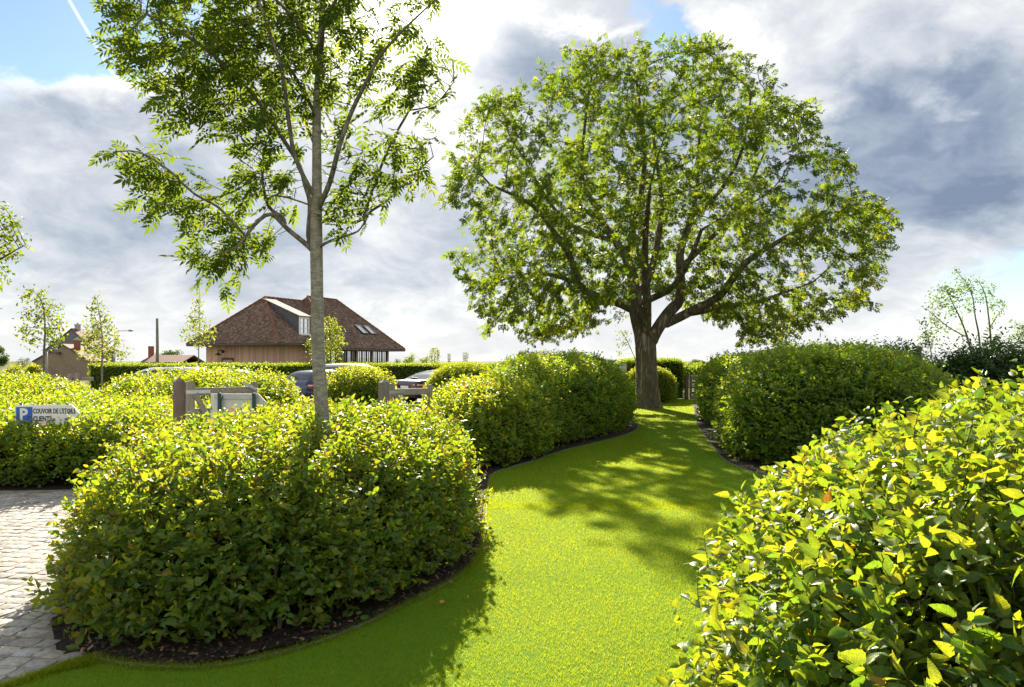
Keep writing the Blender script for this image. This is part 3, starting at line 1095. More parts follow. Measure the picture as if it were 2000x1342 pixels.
hedge('hornbeam_hedge', 'broad dark green hornbeam mound on the far side of the lawn path under the tree', [(4.28, 14), (4.15, 12.8), (4.55, 11.7), (5.8, 10.9), (7.2, 11.1), (8.3, 12.4), (8.75, 14.3), (8.1, 16.4), (6.5, 17.1), (4.85, 16)],
      lumpy(2.08, .06, .5), 7400, 6, .095, L_MID, es=.62, ez=.78, group='clipped hornbeam mounds', rsd=(.22, .22), shoots=120, bump_=.09, seed=6., depth=.25, back=.15)
hedge('hornbeam_hedge', 'dark hornbeam hedge between the broad mound and the field gate', [(5.7, 20.8), (5.55, 19.6), (6., 18.6), (7.5, 18.), (10, 18.4), (11.2, 21), (10.5, 25), (8.6, 26.4), (7.2, 25), (6.2, 22.6)],
      lumpy(2.0, .06, .5), 5200, 6, .10, L_MID, es=.45, ez=.5, group='clipped hornbeam mounds', rsd=(.22, .2), shoots=60, bump_=.09, seed=7., depth=.25, back=.1)
hedge('box_dome', 'smooth clipped dome just behind the walnut trunk', ell(6.28, 31.3, 1.28, 1.1), lumpy(1.58, .02), 3000, 5, .085, L_DIAM, es=.7, ez=.75, group='smooth clipped domes', rsd=(.46, .18), bump_=.04, seed=8., depth=.12, inset=.1, stick=.03)
hedge('hornbeam_hedge', 'square-cut tall hedge standing beside the field gate', [(5.35, 33.0), (5.3, 34.3), (6.8, 34.5), (8.3, 34.3), (8.33, 33.7), (8.3, 33.05), (6.8, 32.9)], lumpy(1.93, .02), 4200, 5, .09, L_DIAM,
      es=.18, ez=.2, group='square clipped hedges', rsd=(.26, .2), bump_=.03, seed=9., depth=.12, inset=.1, stick=.03, under=.02)
# formal hedge along the car park: long box, footprint sampled by several points on each side
e_out = [(-23.6 + 23.2 * i / 12, 38.) for i in range(13)] + [(-.4 - 23.2 * i / 12, 39.3) for i in range(13)]


def long_hedge(name, label, x0, x1, y0, y1, hh, n, nl, size, rsd, group):
    root = thing(name, label, 'hedge', ((x0 + x1) / 2, (y0 + y1) / 2, 0), 0, group)
    MB().box((0, 0, hh / 2 - .05), (x1 - x0 - .2, y1 - y0 - .2, hh - .12)).build('dark_core', 'hedge_inside', root)  # solid dark block added inside to stop light passing
    fr = int(n * .55)
    tp = n - fr
    P = np.concatenate([np.stack([rng.uniform(x0, x1, fr), np.full(fr, y0), rng.uniform(.05, hh, fr)], 1),
                        np.stack([rng.uniform(x0, x1, tp), rng.uniform(y0, y1, tp), np.full(tp, hh)], 1),
                        np.stack([np.full(300, x0), rng.uniform(y0, y1, 300), rng.uniform(.05, hh, 300)], 1),
                        np.stack([np.full(300, x1), rng.uniform(y0, y1, 300), rng.uniform(.05, hh, 300)], 1)])
    Nn = np.concatenate([np.tile((0, -1., 0), (fr, 1)), np.tile((0, 0, 1.), (tp, 1)), np.tile((-1., 0, 0), (300, 1)), np.tile((1., 0, 0), (300, 1))])
    P[:, 2] += .025 * np.array([noise.noise((p[0] * .9, p[1], 3.)) for p in P]) * (Nn[:, 2] > .5)
    lp, ly, ln, ls, lr, tw = sprays(P, Nn, nl, size, .12, .12, .4, .03, rsd)
    X, Y, Z = frames(ly, ln)
    V, T, Rn, U = instance(L_DIAM, lp, X, Y, Z, ls, lr)
    link('foliage', tri_mesh('foliage', V, T, Rn, U, True), root, 'stuff', 'hornbeam_leaf_far', True)


long_hedge('hornbeam_hedge', 'long level dark green hedge running behind the parked cars', -23.6, -.4, 38., 39.3, 1.69, 9000, 5, .09, (.28, .2), 'square clipped hedges')

# left mounds beyond the cobbles
hedge('hornbeam_hedge', 'low flat-fronted hornbeam hedge with the white parking sign standing in it', [(-14.5, 9.9), (-10.5, 9.75), (-8, 9.85), (-6.3, 10.1), (-5.1, 10.6), (-4.6, 11.8), (-4.9, 13.2), (-6.5, 14.2), (-9.5, 14.4), (-13, 14.)],
      lumpy(.92, .10, .8, 0, .05, (-8, 11)), 7000, 6, .085, L_MID, es=.28, ez=.36, group='clipped hornbeam mounds', rsd=(.34, .25), shoots=420, bump_=.08, seed=10., back=.1, near=.5, nth=180)
hedge('hornbeam_hedge', 'rounded yellow-green hornbeam mound behind the parking sign', [(-17.5, 16.3), (-15.5, 14.3), (-13, 14.), (-11.2, 14.6), (-10.2, 16), (-10.4, 18), (-12, 19.4), (-15, 19.3)],
      lumpy(1.46, .10, .6, -.07, 0, (-13.5, 16)), 3600, 6, .09, L_MID, es=.6, ez=.7, group='clipped hornbeam mounds', rsd=(.38, .25), shoots=200, bump_=.15, seed=11., back=.1)
hedge('hornbeam_hedge', 'wide yellow-green hornbeam mound behind the open timber gate', [(-9.6, 16.1), (-9.0, 14.6), (-7.4, 13.9), (-5.9, 14.2), (-5.1, 15.4), (-5.0, 16.7), (-6, 18.), (-8, 18.2), (-9.3, 17.4)],
      lumpy(1.53, .07, .8, 0., .02, (-7, 16)), 3600, 6, .09, L_MID, es=.55, ez=.62, group='clipped hornbeam mounds', rsd=(.38, .25), shoots=220, bump_=.15, seed=12., back=.1)
hedge('hornbeam_hedge', 'small hornbeam mound in front of the silver van and behind the ash trunk', ell(-4.3, 19.2, 1.15, 1.4), lumpy(1.6, .05, 1.), 2600, 6, .09, L_MID, es=.7, ez=.8, group='clipped hornbeam mounds', rsd=(.46, .22), shoots=110,
      bump_=.10, seed=13., back=.1)
# ------------------------------------------------------------------ trees


class Tree:
    """skeleton: hand placed limbs, then shoots that grow towards points spread through the crown"""
    def __init__(s):
        s.p, s.par, s.rmin = [], [], []
        s.thin = 1.

    def limb(s, pts, radii, start=None, sub=3):
        pts = spline(pts, False, sub)
        radii = [q * s.thin for q in radii]
        rad = np.interp(np.linspace(0, 1, len(pts)), np.linspace(0, 1, len(radii)), radii)
        last = start
        if start is None and s.p:
            dd = [np.linalg.norm(np.array(q) - pts[0]) for q in s.p]
            last = int(np.argmin(dd))
        ids = []
        for q, r in zip(pts, rad):
            s.p.append(tuple(q)); s.par.append(-1 if last is None else last); s.rmin.append(r)
            last = len(s.p) - 1
            ids.append(last)
        return ids

    def grow(s, A, step, di, dk, iters=90, trop=(0, 0, .08), jit=.25, from_ids=None):
        A = np.array(A)
        alive = np.ones(len(A), bool)
        allowed = set(from_ids) if from_ids is not None else None
        seen = set()
        for it in range(iters):
            kd = KDTree(len(s.p))
            for i, q in enumerate(s.p):
                if allowed is None or i in allowed: kd.insert(q, i)
            kd.balance()
            pull = {}
            for k in np.nonzero(alive)[0]:
                q, i, dd = kd.find(A[k])
                if i is None: continue
                if dd < dk:
                    alive[k] = False
                    continue
                if dd < di:
                    v = (Vector(A[k]) - q) / dd
                    if i in pull: pull[i] = pull[i] + v
                    else: pull[i] = v
            if not pull: break
            new = 0
            for i, v in pull.items():
                v = v + Vector(trop) + Vector(rng.normal(size=3) * jit)
                if v.length < 1e-6: continue
                q = Vector(s.p[i]) + v.normalized() * step
                key = (i, round(q.x / step * 2), round(q.y / step * 2), round(q.z / step * 2))
                if key in seen: continue
                seen.add(key)
                s.p.append(tuple(q)); s.par.append(i); s.rmin.append(0)
                if allowed is not None: allowed.add(len(s.p) - 1)
                new += 1
            if not new: break

    def finish(s, tip=.006, ex=2.4):
        n = len(s.p)
        s.kids = [[] for _ in range(n)]
        for i, q in enumerate(s.par):
            if q >= 0: s.kids[q].append(i)
        r = [0.] * n
        acc = [0.] * n
        for i in range(n - 1, -1, -1):
            a = acc[i] if acc[i] > 0 else tip ** ex
            r[i] = max(a ** (1 / ex), s.rmin[i])
            if s.par[i] >= 0: acc[s.par[i]] += a
        s.r = r
        s.P = np.array(s.p)

    def chains(s):
        out, st = [], [(i, -1) for i, q in enumerate(s.par) if q < 0]
        while st:
            i, src = st.pop()
            ch = [src, i] if src >= 0 else [i]
            while s.kids[i]:
                ks = sorted(s.kids[i], key=lambda k: -s.r[k])
                for k in ks[1:]: st.append((k, i))
                i = ks[0]
                ch.append(i)
            out.append(ch)
        return out

    def tube_arrays(s, ch, n, wob=0.):
        pts = [Vector(s.p[i]) for i in ch]
        rad = [s.r[i] for i in ch]
        if len(ch) > 1 and rad[0] > rad[1] * 1.25: rad[0] = rad[1] * 1.15
        mb = MB().tube(pts, rad, n, cap=False)
        V = np.array(mb.v)
        Fq = np.array(mb.f)
        T = np.concatenate([Fq[:, [0, 1, 2]], Fq[:, [0, 2, 3]]])
        if wob:
            cen = np.repeat(np.array([tuple(p) for p in pts]), n, 0)
            k = np.array([noise.noise(Vector((v[0] * 3, v[1] * 3, v[2] * .8))) for v in V])
            V = cen + (V - cen) * (1 + wob * k)[:, None]
        return V, T


def build_tree(root, t, bark_m, twig_m, limb_r, trunk_sides=14, wob=0., limb_max=40, limb_m=None):
    ch = t.chains()
    rest, limbs = [], 0
    for k, c in enumerate(ch):
        r0 = t.r[c[1] if len(c) > 1 else c[0]]
        if t.par[c[0]] < 0 and k == 0 or (c[0] == 0):
            V, T = t.tube_arrays(c, trunk_sides, wob)
            link('trunk', tri_mesh('trunk', V, T, smooth=True), root, None, bark_m, True)
        elif r0 > limb_r and limbs < limb_max:
            V, T = t.tube_arrays(c, 9, wob * .6)
            link('limb', tri_mesh('limb', V, T, smooth=True), root, None, limb_m or bark_m, True)
            limbs += 1
        else:
            V, T = t.tube_arrays(c, 5 if r0 > .012 else 3)
            rest.append((V, T, np.zeros(len(V))))
    if rest:
        V, T, _, _ = join(rest)
        link('twigs', tri_mesh('twigs', V, T, smooth=True), root, 'stuff', twig_m, True)


def leaf_spots(t, rmax, per, spread):
    ids = [i for i in range(len(t.p)) if t.r[i] < rmax and t.par[i] >= 0]
    ids = np.array(ids)
    P = t.P[ids]
    D = norm(P - t.P[np.array([t.par[i] for i in ids])])
    tipn = np.array([len(t.kids[i]) == 0 for i in ids])
    k = np.where(tipn, per * 1.6, per)
    cnt = np.floor(k + rng.random(len(k))).astype(int)
    P, D = np.repeat(P, cnt, 0), np.repeat(D, cnt, 0)
    P = P + rng.normal(size=P.shape) * spread
    return P, D


def px_ellipse_points(lobes, Y, per, yscale=.8, shell=.0, ycen=None):
    """points through crown masses, each lobe given by the photo point of its middle, its half sizes in photo pixels and a count"""
    out = []
    for (cx, cy_, rx, ry, n) in lobes:
        u = rand_unit(int(n * per)) * (rng.random(int(n * per)) ** (1 / 3 if not shell else shell))[:, None]
        c = at(cx, cy_, Y)
        k = Y / F
        out.append(np.array(c) + u * np.array([rx * k, (rx + ry) * .5 * k * yscale, ry * k]))
    return np.concatenate(out)


# ---- the big walnut on the lawn
def walnut():
    Y = 27.1
    root = thing('walnut_tree', 'broad-crowned walnut tree with a furrowed trunk at the end of the lawn path', 'tree', tuple(at(1265, 797, Y)))
    root.location.z = 0

    def L(pts, dy):
        return [tuple(at(x, y, Y) + Vector((0, dd, 0))) for (x, y), dd in zip(pts, dy)]
    t = Tree()
    t.thin = .92
    tr = t.limb(L([(1265, 799), (1265, 790), (1264, 770), (1263, 735), (1262, 700), (1260, 672)], [0] * 6), [.72, .60, .51, .48, .455, .45, .46, .45], sub=4)
    n0 = len(t.p) - 1
    t.thin = .82
    ll = t.limb(L([(1253, 650), (1243, 612), (1240, 575), (1236, 540), (1225, 500), (1205, 465), (1182, 420), (1155, 355), (1140, 290)], [0, 0, 0, .1, .3, .6, 1., 1.5, 2.]), [.38, .33, .30, .26, .22, .19, .15, .10, .06], start=n0)
    t.limb(L([(1238, 606), (1205, 592), (1155, 578), (1126, 559), (1106, 505), (1073, 462), (1034, 420), (961, 389)], [0, -.2, -.5, -.8, -1.2, -1.6, -1.9, -2.2]), [.22, .2, .19, .17, .15, .12, .09, .05])
    t.limb(L([(1126, 559), (1085, 548), (1040, 545), (985, 560)], [-.8, -1.3, -1.8, -2.3]), [.11, .1, .08, .04])
    t.limb(L([(1248, 592), (1280, 580), (1305, 563), (1324, 525), (1340, 470)], [0, -.5, -1., -1.6, -2.2]), [.17, .16, .15, .12, .08])
    t.limb(L([(1242, 575), (1261, 559), (1285, 505), (1300, 440), (1310, 370), (1300, 280), (1290, 200)], [0, .3, .8, 1.2, 1.6, 1.8, 1.8]), [.2, .2, .18, .15, .12, .09, .05])
    t.limb(L([(1225, 500), (1235, 440), (1245, 370), (1240, 290), (1225, 200)], [.3, -.4, -1.2, -1.8, -2.]), [.16, .15, .12, .09, .05])
    t.limb(L([(1205, 465), (1150, 440), (1100, 400), (1050, 320), (1010, 250)], [.6, 1.4, 2., 2.4, 2.4]), [.13, .12, .1, .07, .04])
    t.limb(L([(1182, 420), (1150, 410), (1131, 389), (1140, 244), (1150, 170)], [1., .4, 0, -.6, -1.]), [.12, .12, .10, .07, .04])
    t.limb(L([(1272, 666), (1276, 655), (1300, 617), (1329, 583), (1334, 534), (1338, 486), (1363, 413), (1380, 330), (1385, 220)], [0, -.05, -.1, .1, .4, .8, 1., 1.3, 1.4]), [.34, .31, .29, .26, .22, .19, .15, .1, .05], start=n0)
    t.limb(L([(1302, 632), (1344, 610), (1392, 583), (1416, 549), (1447, 513), (1518, 470), (1590, 430)], [-.1, -.4, -.8, -1., -1.2, -1.4, -1.4]), [.23, .22, .19, .17, .14, .10, .05])
    t.limb(L([(1340, 613), (1380, 606), (1421, 594), (1480, 590), (1560, 565), (1630, 540)], [-.4, .2, .8, 1.4, 1.8, 2.]), [.17, .16, .14, .11, .08, .04])
    t.limb(L([(1334, 520), (1380, 480), (1440, 420), (1500, 340), (1540, 260)], [.4, 1., 1.8, 2.4, 2.6]), [.15, .14, .12, .08, .04])
    t.limb(L([(1363, 413), (1410, 370), (1440, 300), (1450, 200)], [1., .2, -.6, -1.]), [.11, .1, .07, .04])
    # two limbs towards and away from the viewer
    b = at(1262, 660, Y)
    t.limb([tuple(b), tuple(b + Vector((-.2, -1.2, 1.3))), tuple(b + Vector((-.6, -2.8, 3.0))), tuple(b + Vector((-.8, -4.6, 4.6)))], [.24, .2, .15, .07])
    t.limb([tuple(b), tuple(b + Vector((.3, 1.3, 1.5))), tuple(b + Vector((.4, 3.0, 3.2))), tuple(b + Vector((.3, 4.8, 5.2)))], [.24, .2, .15, .07])
    poly = np.array([(850, 395), (868, 300), (880, 235), (915, 195), (1000, 150), (1012, 108), (1110, 85), (1200, 92), (1270, 72), (1370, 72), (1425, 105), (1505, 165), (1562, 210), (1590, 290), (1645, 320), (1640, 390),
                     (1700, 408), (1736, 445), (1712, 520), (1690, 590), (1600, 625), (1578, 650), (1500, 660), (1440, 625), (1370, 600), (1330, 560), (1200, 560), (1180, 620), (1130, 640), (1060, 672), (1010, 655), (960, 640), (900, 580), (868, 510)], float)
    n = 5200
    Q = np.stack([rng.uniform(840, 1740, n * 2), rng.uniform(60, 680, n * 2)], 1)
    Q = Q[inside_poly(Q, poly)][:n]
    cen = np.array([1290, 430.])
    rho = np.zeros(len(Q))
    for i, q in enumerate(Q):
        dv = q - cen
        lo, hi = 1., 6.
        for _ in range(14):
            mid = (lo + hi) / 2
            if inside_poly((cen + dv * mid)[None], poly)[0]: lo = mid
            else: hi = mid
        rho[i] = 1 / lo
    half = 6.4 * np.sqrt(np.maximum(1 - rho ** 2, .02))
    sgn = np.sign(rng.random(len(Q)) - .5)
    yo = np.where(rng.random(len(Q)) < .45, sgn * half * (.72 + .28 * rng.random(len(Q))), rng.uniform(-1, 1, len(Q)) * half)
    k = Y / F
    A = np.stack([(Q[:, 0] - 1000) * k, Y + yo, CAMH - (Q[:, 1] - HY) * k], 1)
    # uneven crown: leave out some pockets
    A[:, 0] = 7.6 + (A[:, 0] - 5.9) * .965 - 1.7
    A[:, 2] = 3. + (A[:, 2] - 3.) * .955
    keep = np.array([noise.noise(Vector(a) * .42) + .45 * noise.noise(Vector(a) * 1.1) for a in A]) > -.2
    A = A[keep]
    rk = rho[keep] if len(rho) == len(keep) else rho
    gap = np.array([noise.noise(Vector(a) * .33 + Vector((9, 2, 4))) for a in A])
    A = A[(gap > -.24) | (rk < .66)]
    low = px_ellipse_points([(955, 635, 22, 22, 14), (1060, 650, 55, 20, 40), (1000, 605, 70, 35, 60), (1135, 630, 40, 20, 30), (1560, 632, 36, 22, 26), (1490, 652, 60, 20, 36), (1440, 620, 60, 30, 40), (1660, 590, 40, 30, 30), (1690, 430, 45, 40, 40)], Y, 1., 2.)
    A = np.concatenate([A, low])
    A = A[A[:, 2] > 2.0]
    t.grow(A, .34, 4., .42, 70, (0, 0, -.02), .22)
    # the hanging spray at the low left
    t.finish(.0085, 2.35)
    build_tree(root, t, 'walnut_bark', 'twig_bark', .055, 22, .14)
    P, D = leaf_spots(t, .034, 5.4, .11)
    n = len(P)
    out = P - np.array([5.4, Y, 6.2])
    Yv = norm(D * .5 + norm(out) * .35 + rand_unit(n) * .8 + np.array([-.05, 0, -.35]))
    Nn = norm(rand_unit(n) * .7 + np.array([0, 0, .75]))
    X, Yy, Z = frames(Yv, Nn)
    r = np.clip(rng.normal(.40, .2, n) + .26 * np.array([noise.noise(Vector(p) * .5) for p in P]) - .12 * (P[:, 2] - 7) / 7, 0, 1)
    V, T, Rn, U = instance(WALNUT_LEAF, P, X, Yy, Z, .30 * (.7 + .5 * rng.random(n)), r)
    link('foliage', tri_mesh('foliage', V, T, Rn, U), root, 'stuff', 'walnut_leaf', True)
    return n


print('walnut leaves', walnut())


# ---- the slim ash in the foreground island
def ash():
    Y = 6.2
    root = thing('ash_tree', 'slim young ash tree with a smooth grey trunk rising out of the clipped mound', 'tree', tuple(at(632, 880, Y)))
    root.location.z = 0

    def L(pts, dy=None):
        dy = dy or [0] * len(pts)
        return [tuple(at(x, y, Y) + Vector((0, dd, 0))) for (x, y), dd in zip(pts, dy)]
    k = Y / F
    t = Tree()
    base = at(634, 900, Y)
    g = Vector((base.x, base.y, -.02))
    t.limb([tuple(g), tuple(g + Vector((0, 0, .15)))] + L([(631, 850), (627, 780), (622, 700), (620, 640), (619, 560), (618, 490), (618, 430), (619, 346), (619, 209), (626, 104), (630, 0), (634, -120), (638, -280), (640, -380)]),
           [x * k for x in (18, 14.5, 13, 13, 12.6, 12.4, 12, 12.4, 11.3, 9.4, 8, 6.8, 5.4, 3.8, 2, 1)], sub=3)
    R_ = lambda *a: [x * k for x in a]
    t.limb(L([(614, 495), (604, 482), (567, 451), (538, 424), (513, 448), (488, 494), (455, 512)], [0, 0, -.05, -.12, -.2, -.3, -.4]), R_(6, 5.6, 4.6, 4, 3.6, 2.4, 1.2))
    t.limb(L([(560, 442), (553, 425), (521, 401), (503, 345), (498, 290), (470, 270)], [-.05, -.02, .05, .12, .2, .25]), R_(4, 3.8, 3.4, 2.8, 2, 1.2))
    t.limb(L([(500, 470), (455, 420), (420, 400), (380, 360), (330, 330), (285, 330)], [-.25, -.3, -.4, -.5, -.5, -.5]), R_(2.6, 2.4, 2.1, 1.8, 1.5, 1))
    t.limb(L([(613, 488), (601, 460), (601, 396), (588, 355), (578, 317), (551, 271), (521, 221), (471, 159), (400, 100), (320, 60)], [0, .03, .08, .12, .1, .05, 0, -.1, -.2, -.3]), R_(6, 5.6, 5, 4.6, 4.2, 3.8, 3.4, 2.8, 2.2, 1.2))
    t.limb(L([(617, 385), (608, 370), (584, 313), (578, 250), (571, 159), (545, 70), (520, -30)], [0, -.05, -.12, -.2, -.3, -.4, -.5]), R_(5, 4.8, 4.2, 3.8, 3.2, 2.4, 1.2))
    t.limb(L([(618, 330), (612, 322), (601, 267), (580, 225), (572, 180), (560, 110)], [0, .1, .2, .3, .4, .5]), R_(4.4, 4.2, 3.6, 3, 2.4, 1.4))
    t.limb(L([(619, 232), (612, 219), (584, 167), (540, 100), (470, 30), (400, -30)], [0, .05, .15, .3, .5, .6]), R_(4, 3.8, 3.4, 2.8, 2, 1.2))
    t.limb(L([(619, 420), (628, 400), (651, 359), (672, 292), (697, 234), (726, 184), (755, 138), (800, 95), (860, 45)], [0, -.03, -.1, -.15, -.2, -.25, -.3, -.35, -.4]), R_(5.6, 5.4, 5, 4.6, 4.2, 3.6, 3, 2.2, 1.2))
    t.limb(L([(617, 490), (638, 477), (670, 468), (706, 458), (722, 440)], [0, -.05, -.1, -.15, -.2]), R_(3.2, 3, 2.6, 1.8, 1.2))
    t.limb(L([(619, 438), (640, 428), (690, 430), (722, 405), (751, 384), (790, 340), (840, 290)], [0, .05, .1, .12, .15, .2, .25]), R_(3.6, 3.4, 3, 2.6, 2.2, 1.8, 1.2))
    t.limb(L([(705, 420), (722, 359), (755, 267), (793, 192), (798, 159), (812, 120)], [.1, .15, .2, .25, .3, .3]), R_(2.8, 2.8, 2.6, 2.3, 1.8, 1.1))
    t.limb(L([(790, 196), (830, 193), (858, 180), (885, 150)], [.25, .2, .15, .1]), R_(2, 1.8, 1.5, 1))
    t.limb(L([(626, 110), (645, 70), (690, 30), (760, 10), (830, -20)], [0, -.2, -.4, -.6, -.7]), R_(3.4, 3.2, 2.6, 2, 1))
    t.limb(L([(626, 120), (590, 60), (520, 10), (430, -20)], [0, -.2, -.5, -.7]), R_(3.4, 3, 2.2, 1.2))
    t.limb(L([(640, 475 - 60), (560, 385), (510, 380), (478, 380), (470, 396)], [-.02, .02, .03, .04, .04]), R_(2.2, 2.0, 1.6, 1.3, .9))
    hand = len(t.p)
    lobes = [(420, 80, 190, 110, 220), (270, 40, 70, 60, 60), (300, 90, 80, 60, 70), (520, 150, 130, 120, 190), (400, 205, 90, 55, 95), (560, 30, 120, 90, 120), (480, -60, 240, 90, 80), (680, 60, 100, 100, 44),
             (800, 110, 90, 80, 44), (835, 175, 50, 60, 28), (310, 325, 60, 45, 40), (355, 380, 85, 45, 52), (430, 425, 75, 42, 56), (425, 510, 68, 38, 40), (480, 480, 50, 30, 18), (500, 340, 45, 60, 36), (545, 375, 40, 50, 28),
             (665, 425, 50, 30, 34), (700, 380, 60, 40, 36), (765, 340, 90, 45, 60), (820, 285, 50, 36, 30), (640, 350, 22, 36, 12), (560, 290, 60, 60, 30), (700, 200, 70, 70, 22), (660, 260, 40, 60, 10), (640, -100, 160, 120, 60),
             (780, -60, 90, 80, 30), (330, 170, 50, 40, 18)]
    A = px_ellipse_points(lobes, Y, 1.5, .95)
    t.grow(A, .11, 1.3, .12, 60, (-.10, 0, .05), .25)
    t.finish(.0032, 2.5)
    build_tree(root, t, 'ash_bark', 'grey_bark', .012, 16, .05, limb_m='grey_bark')
    P, D = leaf_spots(t, .0062, 1.85, .032)
    n = len(P)
    Yv = norm(D * .45 + rand_unit(n) * .75 + np.array([-.55, -.05, -.30]))
    Nn = norm(rand_unit(n) * .6 + np.array([.1, 0, .7]))
    X, Yy, Z = frames(Yv, Nn)
    r = np.clip(rng.normal(.42, .22, n), 0, 1)
    S = .195 * (.7 + .5 * rng.random(n))
    q = P - np.array([0, 0, CAMH])
    px = 1000 + F * q[:, 0] / q[:, 1]
    py = HY - F * q[:, 2] / q[:, 1]
    score = np.where((px > 10) & (px < 1990) & (py > 10), 1, 0) * (S / np.linalg.norm(q, axis=1)) * (.3 + np.abs((Z * norm(q)).sum(1)))
    pick = np.argsort(-score)[:300]
    keep = np.ones(n, bool)
    keep[pick] = False
    var = []
    for j in range(6):
        v, tt, uv = ASH_LEAF
        v = v.copy()
        v[:, 2] -= (.05 + .04 * j) * v[:, 1] ** 2
        m_ = tri_mesh('leaf', v, tt, np.full(len(v), .1 + .16 * j), uv)
        m_.materials.append(M['ash_leaf'])
        var.append(m_)
    for i in pick:
        o = bpy.data.objects.new('leaf', var[int(min(5, r[i] * 6))])
        C.objects.link(o)
        o.parent = root
        mx = np.eye(4)
        mx[:3, 0], mx[:3, 1], mx[:3, 2] = X[i] * S[i], Yy[i] * S[i], Z[i] * S[i]
        mx[:3, 3] = P[i] - np.array(root.location)
        o.matrix_basis = Matrix(mx.tolist())
    V, T, Rn, U = instance(ASH_LEAF, P[keep], X[keep], Yy[keep], Z[keep], S[keep], r[keep])
    link('foliage', tri_mesh('foliage', V, T, Rn, U), root, 'stuff', 'ash_leaf', True)
    return n


print('ash leaves', ash())


def young_tree(name, label, trunk, lobes, Y, rtrunk, per_leaf, leaf, lm, bm_, group=None, step=.3, cat='tree', grow=(2.5, .3), limbs=(), density=1., trop=(0, 0, .12), droop=-.1, wind=-.2, ground=True):
    """small tree given by photo points at distance Y: leader, crown lobes, optional hand placed limbs"""
    p0 = at(*trunk[0], Y)
    root = thing(name, label, cat, (p0.x, p0.y, 0), 0, group)
    t = Tree()
    pts = [tuple(at(x, y, Y)) for x, y in trunk]
    if ground: pts = [(p0.x, p0.y, -.03)] + pts
    rtrunk *= .72
    t.limb(pts, [rtrunk, rtrunk * .9, rtrunk * .55, rtrunk * .15], sub=4)
    for lb in limbs:
        t.limb([tuple(at(x, y, Y)) for x, y in lb], [rtrunk * .5, rtrunk * .15], sub=4)
    A = px_ellipse_points(lobes, Y, density * 1.7, .9)
    t.grow(A, step, grow[0], grow[1], 50, trop, .22)
    t.finish(.006, 2.4)
    build_tree(root, t, bm_, bm_, rtrunk * .35, 8, 0, 10)
    P, D = leaf_spots(t, rtrunk * .45 + .004, per_leaf * 2.3, leaf * .9)
    n = len(P)
    Yv = norm(D * .5 + rand_unit(n) * .8 + np.array([wind, 0, droop]))
    Nn = norm(rand_unit(n) * .8 + np.array([0, 0, .5]))
    X, Yy, Z = frames(Yv, Nn)
    V, T, Rn, U = instance(L_DIAM, P, X, Yy, Z, leaf * (.7 + .6 * rng.random(n)), np.clip(rng.normal(.45, .25, n), 0, 1))
    link('foliage', tri_mesh('foliage', V, T, Rn, U), root, 'stuff', lm, True)
    return root


g_young = 'young trees around the car park'
young_tree('young_tree', 'young tree with an open crown standing before the grey gabled house', [(86, 735), (86, 690), (88, 640), (82, 590), (62, 565)],
           [(85, 640, 40, 45, 60), (70, 590, 25, 30, 24), (105, 615, 12, 35, 20), (55, 650, 18, 20, 16), (110, 655, 14, 14, 12)], 26., .07, 3.2, .13, 'walnut_leaf', 'grey_bark', g_young, .22, grow=(2., .22))
young_tree('young_tree', 'bushy pale young tree standing at the left end of the long level hedge', [(199, 725), (200, 680), (198, 640), (192, 600), (189, 582)],
           [(200, 665, 38, 40, 80), (192, 620, 20, 34, 36), (214, 635, 12, 25, 16), (225, 680, 25, 20, 24), (178, 690, 20, 20, 20)], 32., .06, 3.2, .14, 'yellowish_leaf', 'grey_bark', g_young, .24, grow=(2., .24))
young_tree('young_tree', 'slender young tree by the left end of the timber house', [(388, 730), (388, 680), (389, 620), (389, 560)],
           [(388, 650, 22, 40, 50), (387, 600, 12, 30, 20), (370, 660, 14, 16, 12), (405, 650, 14, 18, 14)], 34., .05, 3., .14, 'yellowish_leaf', 'grey_bark', g_young, .24, grow=(2., .24))
young_tree('young_tree', 'light green bushy young tree in front of the timber house glazing', [(645, 735), (646, 690), (644, 640), (642, 625)],
           [(645, 665, 26, 35, 70), (620, 670, 16, 22, 24), (640, 690, 35, 14, 36), (655, 640, 12, 20, 18)], 42., .06, 4., .17, 'yellowish_leaf', 'grey_bark', g_young, .28, grow=(2.5, .26))
young_tree('lime_tree', 'tree whose leafy branches reach in at the far left edge of the view', [(-105, 760), (-100, 640), (-95, 540), (-90, 420)],
           [(-10, 460, 40, 70, 60), (-60, 500, 60, 90, 60), (15, 430, 22, 24, 24), (10, 500, 20, 20, 18), (5, 540, 14, 14, 10), (45, 475, 16, 12, 10), (-6, 395, 12, 14, 10), (-8, 590, 10, 16, 6)], 14., .09, 3., .085, 'walnut_leaf', 'grey_bark', None, .16, grow=(1.8, .16),
           limbs=[[(-97, 600), (-60, 560), (-20, 520), (20, 495), (50, 478)]])
g_b = 'wind-bent birches behind the right hedge'
young_tree('birch_tree', 'leaning birch with a long side branch, leftmost of the wind-bent trio', [(1905, 760), (1896, 685), (1880, 633), (1861, 593), (1846, 562)],
           [(1850, 575, 28, 24, 50), (1832, 590, 20, 16, 24), (1862, 610, 16, 20, 16), (1825, 615, 20, 12, 16), (1845, 640, 20, 12, 10)], 26., .07, 3., .10, 'birch_leaf', 'grey_bark', g_b, .2, grow=(1.8, .2), limbs=[[(1882, 656), (1850, 637), (1809, 603)]])
young_tree('birch_tree', 'middle birch of the wind-bent trio, the tallest', [(1916, 760), (1913, 666), (1905, 620), (1896, 568), (1869, 530)],
           [(1890, 560, 18, 22, 34), (1870, 538, 12, 10, 12), (1898, 600, 14, 20, 16), (1880, 590, 12, 16, 12)], 26.5, .06, 3., .10, 'birch_leaf', 'grey_bark', g_b, .2, grow=(1.8, .2))
